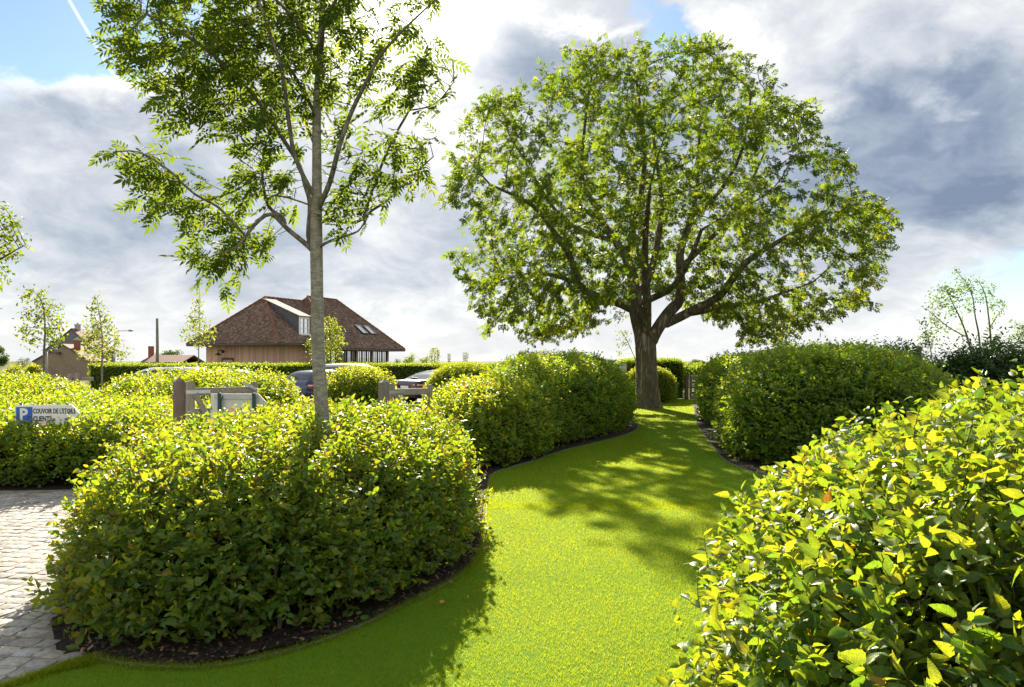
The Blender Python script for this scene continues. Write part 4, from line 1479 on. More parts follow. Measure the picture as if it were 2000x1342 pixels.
young_tree('birch_tree', 'rightmost birch of the wind-bent trio, forked low', [(1938, 760), (1935, 666), (1930, 612), (1923, 572), (1909, 547)],
           [(1928, 575, 16, 24, 34), (1912, 552, 10, 8, 10), (1942, 595, 14, 18, 16), (1958, 600, 8, 10, 6)], 26.8, .06, 3., .10, 'birch_leaf', 'grey_bark', g_b, .2, grow=(1.8, .2), limbs=[[(1934, 640), (1948, 615), (1963, 598)]])
young_tree('willow_sapling', 'wispy narrow sapling leaning left beside the dark laurels', [(1825, 760), (1820, 700), (1813, 660), (1800, 628)], [(1816, 668, 14, 26, 40), (1806, 640, 8, 12, 12)], 24., .03, 3.5, .09, 'birch_leaf', 'grey_bark', None, .16, grow=(1.5, .16))
young_tree('young_tree', 'thin young tree cut by the right edge of the view', [(2015, 780), (2012, 700), (2004, 640)], [(1995, 650, 18, 30, 36), (1990, 690, 20, 14, 20)], 22., .04, 3., .09, 'birch_leaf', 'grey_bark', None, .16, grow=(1.6, .16))
young_tree('bare_shrub', 'thin half-bare twiggy shrub leaning beside the walnut trunk', [(1252, 740), (1240, 700), (1222, 660), (1212, 645)], [(1218, 665, 18, 20, 26), (1212, 690, 12, 10, 8)], 33., .03, .8, .12, 'walnut_leaf', 'twig_bark', None, .2, 'shrub', grow=(1.8, .2))
young_tree('young_tree', 'young tree half hidden by the low right boughs of the walnut', [(1515, 740), (1520, 690), (1525, 640), (1530, 600)], [(1525, 650, 26, 40, 60), (1545, 640, 16, 20, 16)], 30., .05, 3., .13, 'yellowish_leaf', 'grey_bark', g_young, .24, grow=(2., .24))


# dark laurels on the right
def shrub(name, label, c, rx, ry, hh, n, leaf, lm, group=None, upright=.9, shoots=60):
    md = Mound(ell(c[0], c[1], rx, ry), lambda x, y: hh + .14 * noise.noise((x * 2.2, y * 2.2, c[0])), .8, .85, .05, nth=60, nt=18, bump_=.14, seed=c[0])
    root = thing(name, label, 'shrub', (c[0], c[1], 0), 0, group)
    md.core('dark_core', .3, root)
    P, Nn = md.sample(n, .15)
    a = sprays(P, Nn, 6, leaf, .3, .3, upright, .14, (.4, .3), updir=.25)
    P2, N2 = md.sample(shoots * 3)
    k = N2[:, 2] > .3
    P2 = P2[k][:shoots]
    b = sprays(P2 + np.array([0, 0, .1]), norm(np.tile((0, 0, 1.), (len(P2), 1)) + rand_unit(len(P2)) * .25), 9, leaf, .42, .02, 1., 0., (.45, .25), updir=.3)
    lp, ly, ln, ls, lr = (np.concatenate(q) for q in zip(a[:5], b[:5]))
    X, Y, Z = frames(ly, ln)
    v, t, uv = L_MID
    v = v.copy(); v[:, 0] *= .62
    V, T, Rn, U = instance((v, t, uv), lp, X, Y, Z, ls, lr)
    link('foliage', tri_mesh('foliage', V, T, Rn, U, True), root, 'stuff', lm, True)
    return root


g_l = 'dark laurels behind the right hedges'
shrub('laurel_shrub', 'dark laurel shrub peeping over the right shoulder of the broad mound', (9.6, 17.2), 1.0, 1.0, 2.22, 900, .13, 'laurel_leaf', g_l)
shrub('laurel_shrub', 'low dark laurel below the wispy sapling', (10.6, 16.6), 1.1, 1.0, 1.95, 1000, .13, 'laurel_leaf', g_l)
shrub('laurel_shrub', 'tallest dark laurel in front of the leaning birches', (11.6, 16.3), 1.05, 1.0, 2.3, 1300, .13, 'laurel_leaf', g_l, shoots=90)
shrub('laurel_shrub', 'dark laurel at the right edge behind the big leafy hedge', (12.9, 16.6), 1.0, 1.0, 1.95, 1000, .13, 'laurel_leaf', g_l)
shrub('laurel_shrub', 'dark laurel bush at the left end of the broad mound under the walnut', (7.6, 17.9), 1.2, 1.0, 2.12, 900, .12, 'laurel_leaf', g_l, shoots=40)


# far trees and bushes
def far_tree(name, label, px, ptop, pbase_w, Y, shape='round', n=700, lm='far_leaf', group=None, cat='tree'):
    hh = CAMH + (HY - ptop) / F * Y
    wd = pbase_w / F * Y
    x = (px - 1000) / F * Y
    root = thing(name, label, cat, (x, Y, 0), 0, group)
    MB().tube([(0, 0, -.1), (0, 0, hh * .25), (wd * .02, 0, hh * .7)], [max(.12, wd * .045), max(.1, wd * .035), .05], 6).build('trunk', 'grey_bark', root)
    n = int(n * 1.7)
    zc = rng.random(n)
    if shape == 'column':
        z = hh * (.06 + .94 * zc)
        rad = wd * .5 * np.sin(np.pi * np.clip(.12 + .88 * (1 - zc) ** .8, 0, 1)) ** .6 * (.5 + .5 * rng.random(n))
        a = rng.random(n) * 6.283
        P = np.stack([rad * np.cos(a), rad * np.sin(a), z], 1)
    else:
        m = 9
        cs = np.stack([rng.uniform(-.3, .3, m) * wd, rng.uniform(-.3, .3, m) * wd, hh * rng.uniform(.35, .80, m)], 1)
        rs = wd * rng.uniform(.16, .26, m)
        j = rng.integers(0, m, n)
        u = rand_unit(n) * (rng.random(n) ** .4)[:, None]
        P = cs[j] + u * rs[j][:, None] * np.array([1, 1, min(1., hh / wd * 1.0)])
        P[:, 2] = np.clip(P[:, 2], .0, hh)
    lf = max(wd, hh) * .055
    X, Yy, Z = frames(rand_unit(n), rand_unit(n))
    V, T, Rn, U = instance(L_DIAM, P, X, Yy, Z, lf * (.6 + .8 * rng.random(n)), rng.random(n))
    link('crown', tri_mesh('crown', V, T, Rn, U), root, 'stuff', lm)
    return root


gf = 'trees on the horizon'
far_tree('poplar_tree', 'slim far poplar standing alone on the skyline right of the timber house', 877, 691, 7, 320, 'column', 260, group=gf)
far_tree('poplar_tree', 'stouter far poplar on the skyline, right of the slim one', 909, 688, 13, 320, 'column', 360, group=gf)
far_tree('fir_tree', 'pointed conifer at the right end of the far shrubs behind the house', 849, 679, 22, 110, 'column', 500, 'yellowish_leaf', gf)
far_tree('far_tree', 'broad pale tree behind the right eave of the house', 800, 686, 34, 100, 'round', 600, 'yellowish_leaf', gf)
far_tree('far_tree', 'low pale bushy tree just left of the conifer', 826, 690, 30, 105, 'round', 500, 'yellowish_leaf', gf)
far_tree('far_tree', 'small dark round tree below the house eave', 777, 699, 18, 150, 'round', 400, group=gf)
far_tree('far_tree', 'grey wooded clump on the skyline above the tall dark dome', 1030, 684, 46, 330, 'round', 700, group=gf)
far_tree('far_tree', 'lower grey clump of trees right of the first skyline clump', 1130, 686, 60, 340, 'round', 700, group=gf)
far_tree('far_tree', 'small dark round tree on the skyline left of the walnut trunk', 1192, 700, 20, 300, 'round', 400, group=gf)
far_tree('far_tree', 'low row of far trees just behind the walnut trunk', 1228, 700, 36, 320, 'round', 500, group=gf)
far_tree('far_tree', 'dark clump of trees beyond the maize, above the field gate', 1368, 701, 34, 260, 'round', 600, group=gf)
far_tree('far_tree', 'tiny tree speck on the skyline before the dark clump', 1352, 707, 14, 270, 'round', 300, group=gf)
far_tree('far_tree', 'light green rounded tree behind the low red roof', 299, 684, 30, 90, 'round', 500, 'yellowish_leaf', gf)
far_tree('far_tree', 'grey-green broad trees behind the utility pole', 335, 680, 50, 150, 'round', 800, group=gf)
far_tree('far_tree', 'dark tree touching the left edge of the view', -4, 668, 36, 80, 'round', 600, group=gf)
far_tree('far_tree', 'small round tree on the skyline left of the brick annex', 44, 697, 28, 120, 'round', 500, group=gf)
far_tree('dark_bush', 'dark rounded bush before the brick annex', 57, 705, 36, 40, 'round', 900, 'hornbeam_leaf_far', None, 'bush')
far_tree('dark_bush', 'wider dark bush low at the left edge', 14, 706, 50, 44, 'round', 900, 'hornbeam_leaf_far', None, 'bush')
far_tree('far_tree', 'tiny far tree at the left end of the timber house', 372, 700, 16, 160, 'round', 300, group=gf)
far_tree('cypress_tree', 'narrow reddish brown column tree left of the wispy sapling', 1795, 676, 9, 60, 'column', 420, 'brown_leaf', None)

# maize crop beyond the field gate
n = 5200
P = np.stack([rng.uniform(11, 40, n), 50 + 60 * rng.random(n) ** 2, np.zeros(n)], 1)
hts = 1.05 + .3 * rng.random(n)
P = np.repeat(P, 4, 0)
P[:, 2] = np.repeat(hts, 4) * rng.uniform(.3, .95, 4 * n)
X, Yy, Z = frames(rand_unit(4 * n) * np.array([1, 1, .3]) + np.array([0, 0, .9]), rand_unit(4 * n))
v, t_, uv = L_DIAM
v = v.copy(); v[:, 0] *= .35
V, T, Rn, U = instance((v, t_, uv), P, X, Yy, Z, .75, rng.random(4 * n))
link('maize_crop', tri_mesh('maize_crop', V, T, Rn, U), None, 'stuff', 'maize_leaf')
# ------------------------------------------------------------------ cobbles, edging, mulch
drive = bpy.data.objects['cobbled_drive_bed']


def sett_mesh(k):
    r = random.Random(k)
    nx, ny = 4, 4
    V, Fc = [], []
    for j in range(ny):
        for i in range(nx):
            u, v = i / (nx - 1) * 2 - 1, j / (ny - 1) * 2 - 1
            rim = i in (0, nx - 1) or j in (0, ny - 1)
            cr = (i in (0, nx - 1)) and (j in (0, ny - 1))
            s = .93 if cr else 1.
            V.append((.5 * u * s + r.uniform(-.035, .035), .5 * v * s + r.uniform(-.035, .035), (-.10 if rim else .06) + r.uniform(-.05, .05)))
    idx = lambda i, j: j * nx + i
    for j in range(ny - 1):
        for i in range(nx - 1): Fc.append((idx(i, j), idx(i + 1, j), idx(i + 1, j + 1), idx(i, j + 1)))
    ring = [idx(i, 0) for i in range(nx)] + [idx(nx - 1, j) for j in range(1, ny)] + [idx(i, ny - 1) for i in range(nx - 2, -1, -1)] + [idx(0, j) for j in range(ny - 2, 0, -1)]
    o = len(V)
    dup = len(V)
    for i in ring: V.append(V[i])
    o = len(V)
    for i in ring: V.append((V[i][0] * 1.02, V[i][1] * 1.02, -.9))
    m = len(ring)
    for k2 in range(m):
        a, b = dup + k2, dup + (k2 + 1) % m
        Fc.append((b, a, o + k2, o + (k2 + 1) % m))
    return V, Fc


setts = []
for k in range(12):
    V, Fc = sett_mesh(k)
    me = bpy.data.meshes.new('cobble_stone')
    me.from_pydata(V, [], Fc)
    for p in me.polygons: p.use_smooth = True
    a = me.attributes.new('rnd', 'FLOAT', 'POINT')
    a.data.foreach_set('value', [0.] * len(V))
    me.materials.append(M['granite_sett'])
    setts.append((me, V, Fc))

DRIVE = [(-10.5, 3.), (-2.9, 3.), (-2.5, 4.35), (-3.0, 4.5), (-3.3, 4.85), (-3.55, 5.3), (-3.75, 6.2), (-3.75, 9.75), (-6.2, 9.95), (-10.5, 9.5)]
DRIVE_P = [(-10.5, 2.6), (-3.6, 2.6), (-3.05, 3.85), (-2.66, 4.28), (-2.95, 4.42), (-3.3, 4.85), (-3.55, 5.3), (-3.75, 6.2), (-3.75, 9.6), (-6.2, 9.75), (-10.5, 9.3)]
stones = []
rot = R(-9)
ca, sa = math.cos(rot), math.sin(rot)
y = -3.
row = 0
while y < 16:
    hgt_ = .122 * (1 + .12 * (random.random() - .5))
    x = -14 + random.random() * .2
    while x < 3:
        wd_ = .150 * (.72 + .6 * random.random())
        cx, cy_ = x + wd_ / 2, y + hgt_ / 2 + .012 * math.sin(x * 2.1 + row)
        stones.append((cx * ca - cy_ * sa, cx * sa + cy_ * ca, wd_, hgt_))
        x += wd_ + .012
    y += hgt_ + .011
    row += 1
Q = np.array([(s[0], s[1]) for s in stones])
ins = inside_poly(Q, DRIVE_P)
vis = ins & (Q[:, 0] > -.80 * Q[:, 1] - .4)
stones = [s for s, k in zip(stones, vis) if k]
# the ones that show largest first
pxs = np.array([1000 + F * s[0] / s[1] for s in stones])
pys = np.array([HY + F * CAMH / s[1] for s in stones])
show = (pxs > -10) & (pxs < 215) & (pys < 1350)
order = np.argsort(-(show * 10 + 1 / np.array([s[1] for s in stones])))
mb = MB()
for r_, i in enumerate(order):
    sx, sy, sw, sh = stones[i]
    me, V, Fc = setts[random.randrange(12)]
    tilt = Matrix.Rotation(rot + random.uniform(-.07, .07) + (math.pi if random.random() < .5 else 0), 4, 'Z') @ Matrix.Rotation(random.uniform(-.035, .035), 4, 'X') @ Matrix.Rotation(random.uniform(-.035, .035), 4, 'Y')
    mx = Matrix.Translation((sx, sy, .006 + random.uniform(-.003, .005))) @ tilt @ Matrix.Diagonal((sw, sh, .065, 1))
    if r_ < 300:
        o = bpy.data.objects.new('cobble_stone', me)
        C.objects.link(o)
        o.parent = drive
        o.matrix_basis = mx
    else:
        mb.add([mx @ Vector(v) for v in V], Fc, random.random())
mb.build('cobble_paving', 'granite_sett', drive, 'stuff', smooth=True, rnd=True)

# steel edging between lawn and bed
e = spline(LAWN_LEFT[3:], False, 8)


def edging(name, label, pts, group='steel lawn edgings'):
    root_p = pts[0]
    mb = MB()
    vs, fs = [], []
    for i, p in enumerate(pts):
        t = pts[min(i + 1, len(pts) - 1)] - pts[max(i - 1, 0)]
        t = t / np.linalg.norm(t)
        nn = np.array([-t[1], t[0]]) * .006
        zt = .018 + .008 * noise.noise((p[0] * 2, p[1] * 2, 0))
        for sgn in (-1, 1):
            vs.append((p[0] + sgn * nn[0], p[1] + sgn * nn[1], -.05))
            vs.append((p[0] + sgn * nn[0], p[1] + sgn * nn[1], zt))
    for i in range(len(pts) - 1):
        a, b = i * 4, i * 4 + 4
        fs += [(a, a + 1, b + 1, b), (a + 2, b + 2, b + 3, a + 3), (a + 1, a + 3, b + 3, b + 1)]
    o = mb.add(vs, fs).build(name, 'edging_steel')
    return tag(o, label, 'lawn edging', group)


edging('lawn_edging', 'thin galvanised edging strip curving along the left side of the lawn path', e)
edging('lawn_edging', 'thin edging strip at the foot of the broad mound right of the lawn path', spline(LAWN_RIGHT[2:7], False, 8))
tag(MB().tube(list(map(tuple, spline([(-1.05, 5.75, .05), (-.9, 6.1, .075), (-.72, 6.5, .09), (-.58, 6.85, .12), (-.52, 7.05, .2)], False, 6))), .009, 8).build('drip_hose', 'hose_rubber', smooth=True),
    'black irrigation hose lying on the bark mulch under the mound', 'hose')

# bark mulch: loose chips
ed = np.array(LAWN_LEFT[3:14])
n = 16000
P = np.stack([rng.uniform(-3.9, -.2, n), rng.uniform(3.9, 9.5, n), np.zeros(n)], 1)
bed_poly = [(-2.66, 4.30), (-2.2, 4.18), (-1.73, 4.22), (-1.24, 4.6), (-.81, 5.27), (-.47, 5.92), (-.36, 6.4), (-.32, 7.23), (-.36, 9.2), (-3.7, 9.), (-3.72, 6.), (-3.5, 5.25), (-3.2, 4.75), (-2.9, 4.45)]
P = P[inside_poly(P, bed_poly)]
n = len(P)
P[:, 2] = .004 + .03 * rng.random(n)
X, Yy, Z = frames(rand_unit(n) * np.array([1, 1, .35]), rand_unit(n) * .45 + np.array([0, 0, 1.]))
chip = (np.array([(-.2, 0, 0), (.2, 0, .05), (-.16, 1, .1), (.24, .92, 0), (0, .5, .16)], float), np.array([(0, 1, 4), (1, 3, 4), (3, 2, 4), (2, 0, 4)], int), np.zeros((5, 2)))
V, T, Rn, U = instance(chip, P, X, Yy, Z, .014 + .045 * rng.random(n) ** 2, rng.random(n) ** 1.5)
link('bark_chips', tri_mesh('bark_chips', V, T, Rn), bpy.data.objects['planting_bed'], 'stuff', 'bark_chip')


# fallen leaves on the grass near the edging
def fallen(x, y, s, rz):
    v, t, uv = leaf_template(5, .3, .1, .35)
    me = tri_mesh('fallen_leaf', v * s, t, np.zeros(len(v)), uv, True)
    o = link('fallen_leaf', me, None, None, 'dry_leaf')
    o.location = (x, y, .035)
    o.rotation_euler = (.25, .2, rz)
    return o


for (px, py, s, lab) in ((944, 1078, .075, 'pale brown fallen leaf on the shaded grass beside the edging bend'), (888, 1145, .07, 'orange-brown fallen leaf on the grass left of the bright lawn'),
                         (860, 1188, .06, 'small dull fallen leaf lowest on the shaded grass'), (962, 1064, .05, 'tiny pinkish fallen leaf near the lit lawn edge')):
    Yg = F * CAMH / (py - HY)
    tag(fallen((px - 1000) / F * Yg, Yg, s, random.random() * 6), lab, 'fallen leaf', 'fallen leaves on the lawn')

# ------------------------------------------------------------------ timber house
RD = Vector((.452, .889, 0)).normalized()      # along the long side, away from the viewer
FD = Vector((.889, -.452, 0)).normalized()     # out of the long side, to the right
P0 = Vector((-17.75, 52., 0))
house = thing('timber_house', 'low timber-clad house under a big hipped brown tile roof with a dormer', 'house', tuple(P0))


def hp(t, q, z):
    """house coordinates: t along the long side, q outwards from the eave line, z up; relative to the house base"""
    return RD * t + FD * q + Vector((0, 0, z))


tile_parts = []


def roof_face(a, b, c, d_, rows=.125, tw=.17):
    """tile a roof face: eave a->b, top d_->c (rel. to the house)"""
    a, b, c, d_ = map(Vector, (a, b, c, d_))
    nrm = (b - a).cross(d_ - a).normalized()
    if nrm.z < 0: nrm = -nrm
    sl = ((c + d_) / 2 - (a + b) / 2).length
    nr = max(2, int(sl / rows))
    V, T, Rn = [], [], []
    for i in range(nr):
        f0, f1 = i / nr, min(1, (i + 1.35) / nr)
        l0, r0 = a.lerp(d_, f0), b.lerp(c, f0)
        l1, r1 = a.lerp(d_, f1), b.lerp(c, f1)
        w_ = (r0 - l0).length
        k = max(1, int(w_ / tw))
        off = random.random() * .5
        es = [0.] + [(j + off) / k for j in range(1, k)] + [1.]
        for j in range(len(es) - 1):
            u0, u1 = es[j], es[j + 1]
            lift = .018 + .022 * random.random()
            p = [l0.lerp(r0, u0) + nrm * lift, l0.lerp(r0, u1) + nrm * (lift + .006 * random.random()), l1.lerp(r1, u1) + nrm * .004, l1.lerp(r1, u0) + nrm * .004]
            e0, e1 = l0.lerp(r0, u0), l0.lerp(r0, u1)
            o = len(V)
            V += [tuple(x) for x in p] + [tuple(e0), tuple(e1)]
            T += [(o, o + 1, o + 2), (o, o + 2, o + 3), (o + 4, o + 5, o + 1), (o + 4, o + 1, o)]
            Rn += [random.random()] * 6
    tile_parts.append((np.array(V), np.array(T), np.array(Rn)))
    return


def slab(mbx, *pts):
    pts = [Vector(p) - Vector((0, 0, .03)) for p in pts]
    low = [p - Vector((0, 0, .16)) for p in pts]
    n_ = len(pts)
    mbx.add(pts + low, [tuple(range(n_)), tuple(range(2 * n_ - 1, n_ - 1, -1))] + [(i, i + n_, (i + 1) % n_ + n_, (i + 1) % n_) for i in range(n_)])


rb = MB()
# left wing: hip end towards the left, ridge running back
E1, Rz1 = 3.27, 7.22
A0, A1 = hp(0, 0, E1), hp(0, -10.4, E1)
K0, K1 = hp(3.5, -5.2, Rz1), hp(9.5, -5.2, Rz1)
B0, B1 = hp(9.5, 0, E1), hp(9.5, -10.4, E1)
roof_face(A1, A0, K0, K0 + RD * .02)
roof_face(A0, B0, K1, K0)
roof_face(A1, B1, K1, K0)
slab(rb, A1, A0, K0)
slab(rb, A0, B0, K1, K0)
slab(rb, B1, A1, K0, K1)
# main volume, wider and a little higher, hip ends both sides
E2, Rz2 = 2.95, 7.66
mt0, mt1, q0, q1 = 4.6, 14.8, 1.0, -11.0
a0, a1, b0, b1 = hp(mt0, q0, E2), hp(mt0, q1, E2), hp(mt1, q0, E2), hp(mt1, q1, E2)
k0, k1 = hp(8.2, -4.95, Rz2), hp(12.0, -4.95, Rz2)
roof_face(a0, b0, k1, k0)
roof_face(a1, a0, k0, k0 - FD * .02)
roof_face(b0, b1, k1 - FD * .02, k1)
roof_face(a1, b1, k1, k0)
slab(rb, a0, b0, k1, k0)
slab(rb, a1, a0, k0)
slab(rb, b0, b1, k1)
slab(rb, b1, a1, k0, k1)
roof = rb.build('roof', 'roof_board', house)
V, T, Rn, _ = join(tile_parts)
link('roof_tiles', tri_mesh('roof_tiles', V, T, Rn), roof, 'stuff', 'clay_tile')
# ridge and hip tiles
for (p, q) in ((K0, A0), (K0, A1), (K0, K1), (k0, k1), (k1, b0), (k0, a0), (k1, b1)):
    n_ = max(2, int((q - p).length / .42))
    me = None
    MBr = MB()
    for j in range(n_):
        s0, s1 = p.lerp(q, j / n_), p.lerp(q, (j + 1.08) / n_)
        up = Vector((0, 0, .035 + .012 * random.random()))
        MBr.tube([s0 + up, s1 + up * .6], [.10, .085], 6)
    MBr.build('ridge_tiles', 'ridge_tile', roof, 'stuff')
# gutters along the visible eaves
for (p, q) in ((A1, A0), (A0, hp(mt0, 0, E1)), (a0, b0)):
    MB().bar(p - Vector((0, 0, .1)) + (p - q).normalized() * .04, q - Vector((0, 0, .1)), .11, .12).build('gutter', 'gutter_metal', house)
# walls of upright cedar boards: one object per board
wl = 1.05
bw = .19


def boards(p, q, z0, z1, name='wall_board'):
    dv = (q - p)
    n_ = int(dv.length / bw)
    ang = math.atan2(dv.y, dv.x)
    me = MB().box((0, 0, (z1 - z0) / 2), (dv.length / n_ - .012, .035, z1 - z0)).mesh(name)
    me.materials.append(M['cedar_board'])
    for j in range(n_):
        o = bpy.data.objects.new(name, me)
        C.objects.link(o)
        o.parent = house
        c = p.lerp(q, (j + .5) / n_)
        o.location = (c.x, c.y, z0)
        o.rotation_euler = (0, 0, ang)
        o.location += Vector((math.sin(ang), -math.cos(ang), 0)) * (.006 * (j % 2))


wa, wb_, wc = hp(wl, -10.4 + wl, 0), hp(wl, -wl, 0), hp(4.6, -wl, 0)
mbw = MB()
# solid wall body behind the boards
inn = .06
mbw.add([hp(wl + inn, -10.4 + wl, 0), hp(wl + inn, -wl - inn, 0), hp(14.0, -wl - inn, 0), hp(14.0, -10.4 + wl, 0), hp(wl + inn, -10.4 + wl, E1 - .1), hp(wl + inn, -wl - inn, E1 - .1), hp(14.0, -wl - inn, E1 - .1), hp(14.0, -10.4 + wl, E1 - .1)],
        [(0, 1, 5, 4), (1, 2, 6, 5), (2, 3, 7, 6), (3, 0, 4, 7)])
mbw.build('wall', 'plastic_black', house)
boards(wa, wb_, .0, E1 + .25)
boards(wb_, wc, .0, E1 + .25)
# door with lamp on the hip end
dp = wa.lerp(wb_, .24)
dn = -RD
dfr = MB().bar(dp + dn * .06 + Vector((0, 0, 2.05)), dp + dn * .06 + FD * 1.25 + Vector((0, 0, 2.05)), .16, .1).bar(dp + dn * .06, dp + dn * .06 + Vector((0, 0, 2.0)), .1, .1).bar(dp + dn * .06 + FD * 1.25, dp + dn * .06 + FD * 1.25 + Vector((0, 0, 2.0)), .1, .1).build('door_frame', 'dark_frame', house)
door = MB().bar(dp + dn * .05 + FD * .62, dp + dn * .05 + FD * .62 + Vector((0, 0, 1.95)), .05, 1.1, up=dn).build('door', 'cedar_board', house)
lp_ = dp + dn * .1 + FD * .1 + Vector((0, 0, 2.55))
lamp = MB().tube([lp_ + Vector((0, 0, -.22)) + dn * .45, lp_ + Vector((0, 0, -.1)) + dn * .45, lp_ + Vector((0, 0, -.02)) + dn * .45], [.30, .14, .05], 12).build('wall_lamp', 'dark_frame', house, smooth=True)
MB().tube([lp_ + dn * .45 + Vector((0, 0, -.02)), lp_ + dn * .42 + Vector((0, 0, .16)), lp_ + dn * .2 + Vector((0, 0, .2)), lp_ + dn * .0 + Vector((0, 0, .1))], .03, 6).tube([lp_ + Vector((0, 0, .1)) - dn * .05, lp_ + Vector((0, 0, .1)) + dn * .06], .13, 10).build('lamp_arm', 'dark_frame', lamp, smooth=True)
# glazed front of the main volume: timber posts, dark window frames with bars, panes
gq = -.25
bays = [(5.4, 7.2, 3, False), (7.5, 9.15, 3, False), (9.45, 11.3, 3, True), (11.6, 13.6, 3, True)]
for tpos in (5.25, 7.35, 9.3, 11.45, 13.75):
    MB().box(hp(tpos, gq + .02, 1.42), (.17, .15, 2.84), math.atan2(RD.y, RD.x)).build('corner_post' if tpos > 13 else 'facade_post', 'cedar_board', house)
MB().bar(hp(5.2, gq + .05, 2.9), hp(13.9, gq + .05, 2.9), .16, .2).build('lintel', 'cedar_board', house)
for (s0, s1, nl_, bright) in bays:
    for j in range(nl_):
        u0, u1 = s0 + (s1 - s0) * j / nl_ + .02, s0 + (s1 - s0) * (j + 1) / nl_ - .02
        fr = MB()
        for (pa, pb) in ((hp(u0, gq, 0.05), hp(u0, gq, 2.78)), (hp(u1, gq, .05), hp(u1, gq, 2.78))): fr.bar(pa, pb, .07, .07)
        for z in (.09, 2.75): fr.bar(hp(u0 + .035, gq, z), hp(u1 - .035, gq, z), .07, .068)
        um = (u0 + u1) / 2
        fr.bar(hp(um, gq, .13), hp(um, gq, 2.71), .03, .03)
        for z in (.75, 1.4, 2.05): fr.bar(hp(u0 + .035, gq, z), hp(u1 - .035, gq, z), .028, .034)
        fo = fr.build('window', 'dark_frame', house)
        MB().bar(hp(um, gq - .03, .1), hp(um, gq - .03, 2.74), .012, u1 - u0 - .06, up=FD).build('pane', 'glass_bright' if bright or j == 1 else 'glass_pane', fo)
# dormer: slate cheeks, shallow lead roof, white window
dt0, dt1 = 3.15, 4.25
dq, dz0, dz1 = -1.02, 4.02, 5.50
dm = MB()
dback, dzb = -4.95, 7.02
for tt in (dt0, dt1):
    s_ = .05 if tt == dt0 else -.05
    pts = [hp(tt, dq, dz0), hp(tt, dq, dz1), hp(tt, dback, dzb)]
    pin = [p + RD * s_ for p in pts]
    dm.add(pts + pin, [(0, 1, 2), (5, 4, 3), (0, 3, 4, 1), (1, 4, 5, 2), (2, 5, 3, 0)])
dormer = dm.build('dormer', 'slate', house)
nrm = Vector((0, 0, .07))
dr = MB()
p_ = [hp(dt0 - .12, dq + .16, dz1 - .03), hp(dt1 + .12, dq + .16, dz1 - .03), hp(dt1 + .12, dback, dzb + .02), hp(dt0 - .12, dback, dzb + .02)]
dr.add(p_ + [x + nrm for x in p_], [(3, 2, 1, 0), (4, 5, 6, 7), (0, 1, 5, 4), (1, 2, 6, 5), (2, 3, 7, 6), (3, 0, 4, 7)])
dr.build('dormer_roof', 'lead_sheet', dormer)
dw = MB()
for tt in (dt0 + .06, dt1 - .06): dw.bar(hp(tt, dq + .02, dz0 - .02), hp(tt, dq + .02, dz1 - .04), .12, .12)
dw.bar(hp(dt0 + .12, dq + .02, dz1 - .12), hp(dt1 - .12, dq + .02, dz1 - .12), .16, .11)
dw.bar(hp(dt0 - .04, dq + .05, dz0), hp(dt1 + .04, dq + .05, dz0), .12, .18)
dw.bar(hp((dt0 + dt1) / 2, dq + .02, dz0 + .06), hp((dt0 + dt1) / 2, dq + .02, dz1 - .2), .05, .06)
for f in (.33, .66): dw.bar(hp(dt0 + .12, dq + .02, dz0 + (dz1 - dz0) * f), hp(dt1 - .12, dq + .02, dz0 + (dz1 - dz0) * f), .035, .05)
dwo = dw.build('dormer_window', 'white_paint', dormer)
MB().bar(hp((dt0 + dt1) / 2, dq - .03, dz0), hp((dt0 + dt1) / 2, dq - .03, dz1 - .05), .012, dt1 - dt0 - .12, up=FD).build('dormer_pane', 'glass_bright', dormer)
# roof windows on the main face
sv = (k0 + k1) / 2 - (a0 + b0) / 2
up_ = Vector((sv.x, sv.y, sv.z))
up_ = (up_ - RD * up_.dot(RD)).normalized()
rn = RD.cross(up_).normalized()
if rn.z < 0: rn = -rn
for tt in (11.0, 12.15):
    base = a0 + RD * (tt - mt0) + up_ * 2.75 + rn * .10
    m3 = Matrix((RD, up_, rn)).transposed()
    fr = MB()
    for (ox, oy, sx, sy) in ((-.33, 0, .09, 1.25), (.33, 0, .09, 1.25), (0, .585, .57, .08), (0, -.585, .57, .08)):
        fr.box(base + RD * ox + up_ * oy, (sx, sy, .13), mtx=m3)
    fo = fr.build('roof_window', 'dark_frame', house)
    MB().box(base + rn * .02, (.56, 1.08, .03), mtx=m3).build('pane', 'glass_bright', fo)

# ------------------------------------------------------------------ neighbours on the left


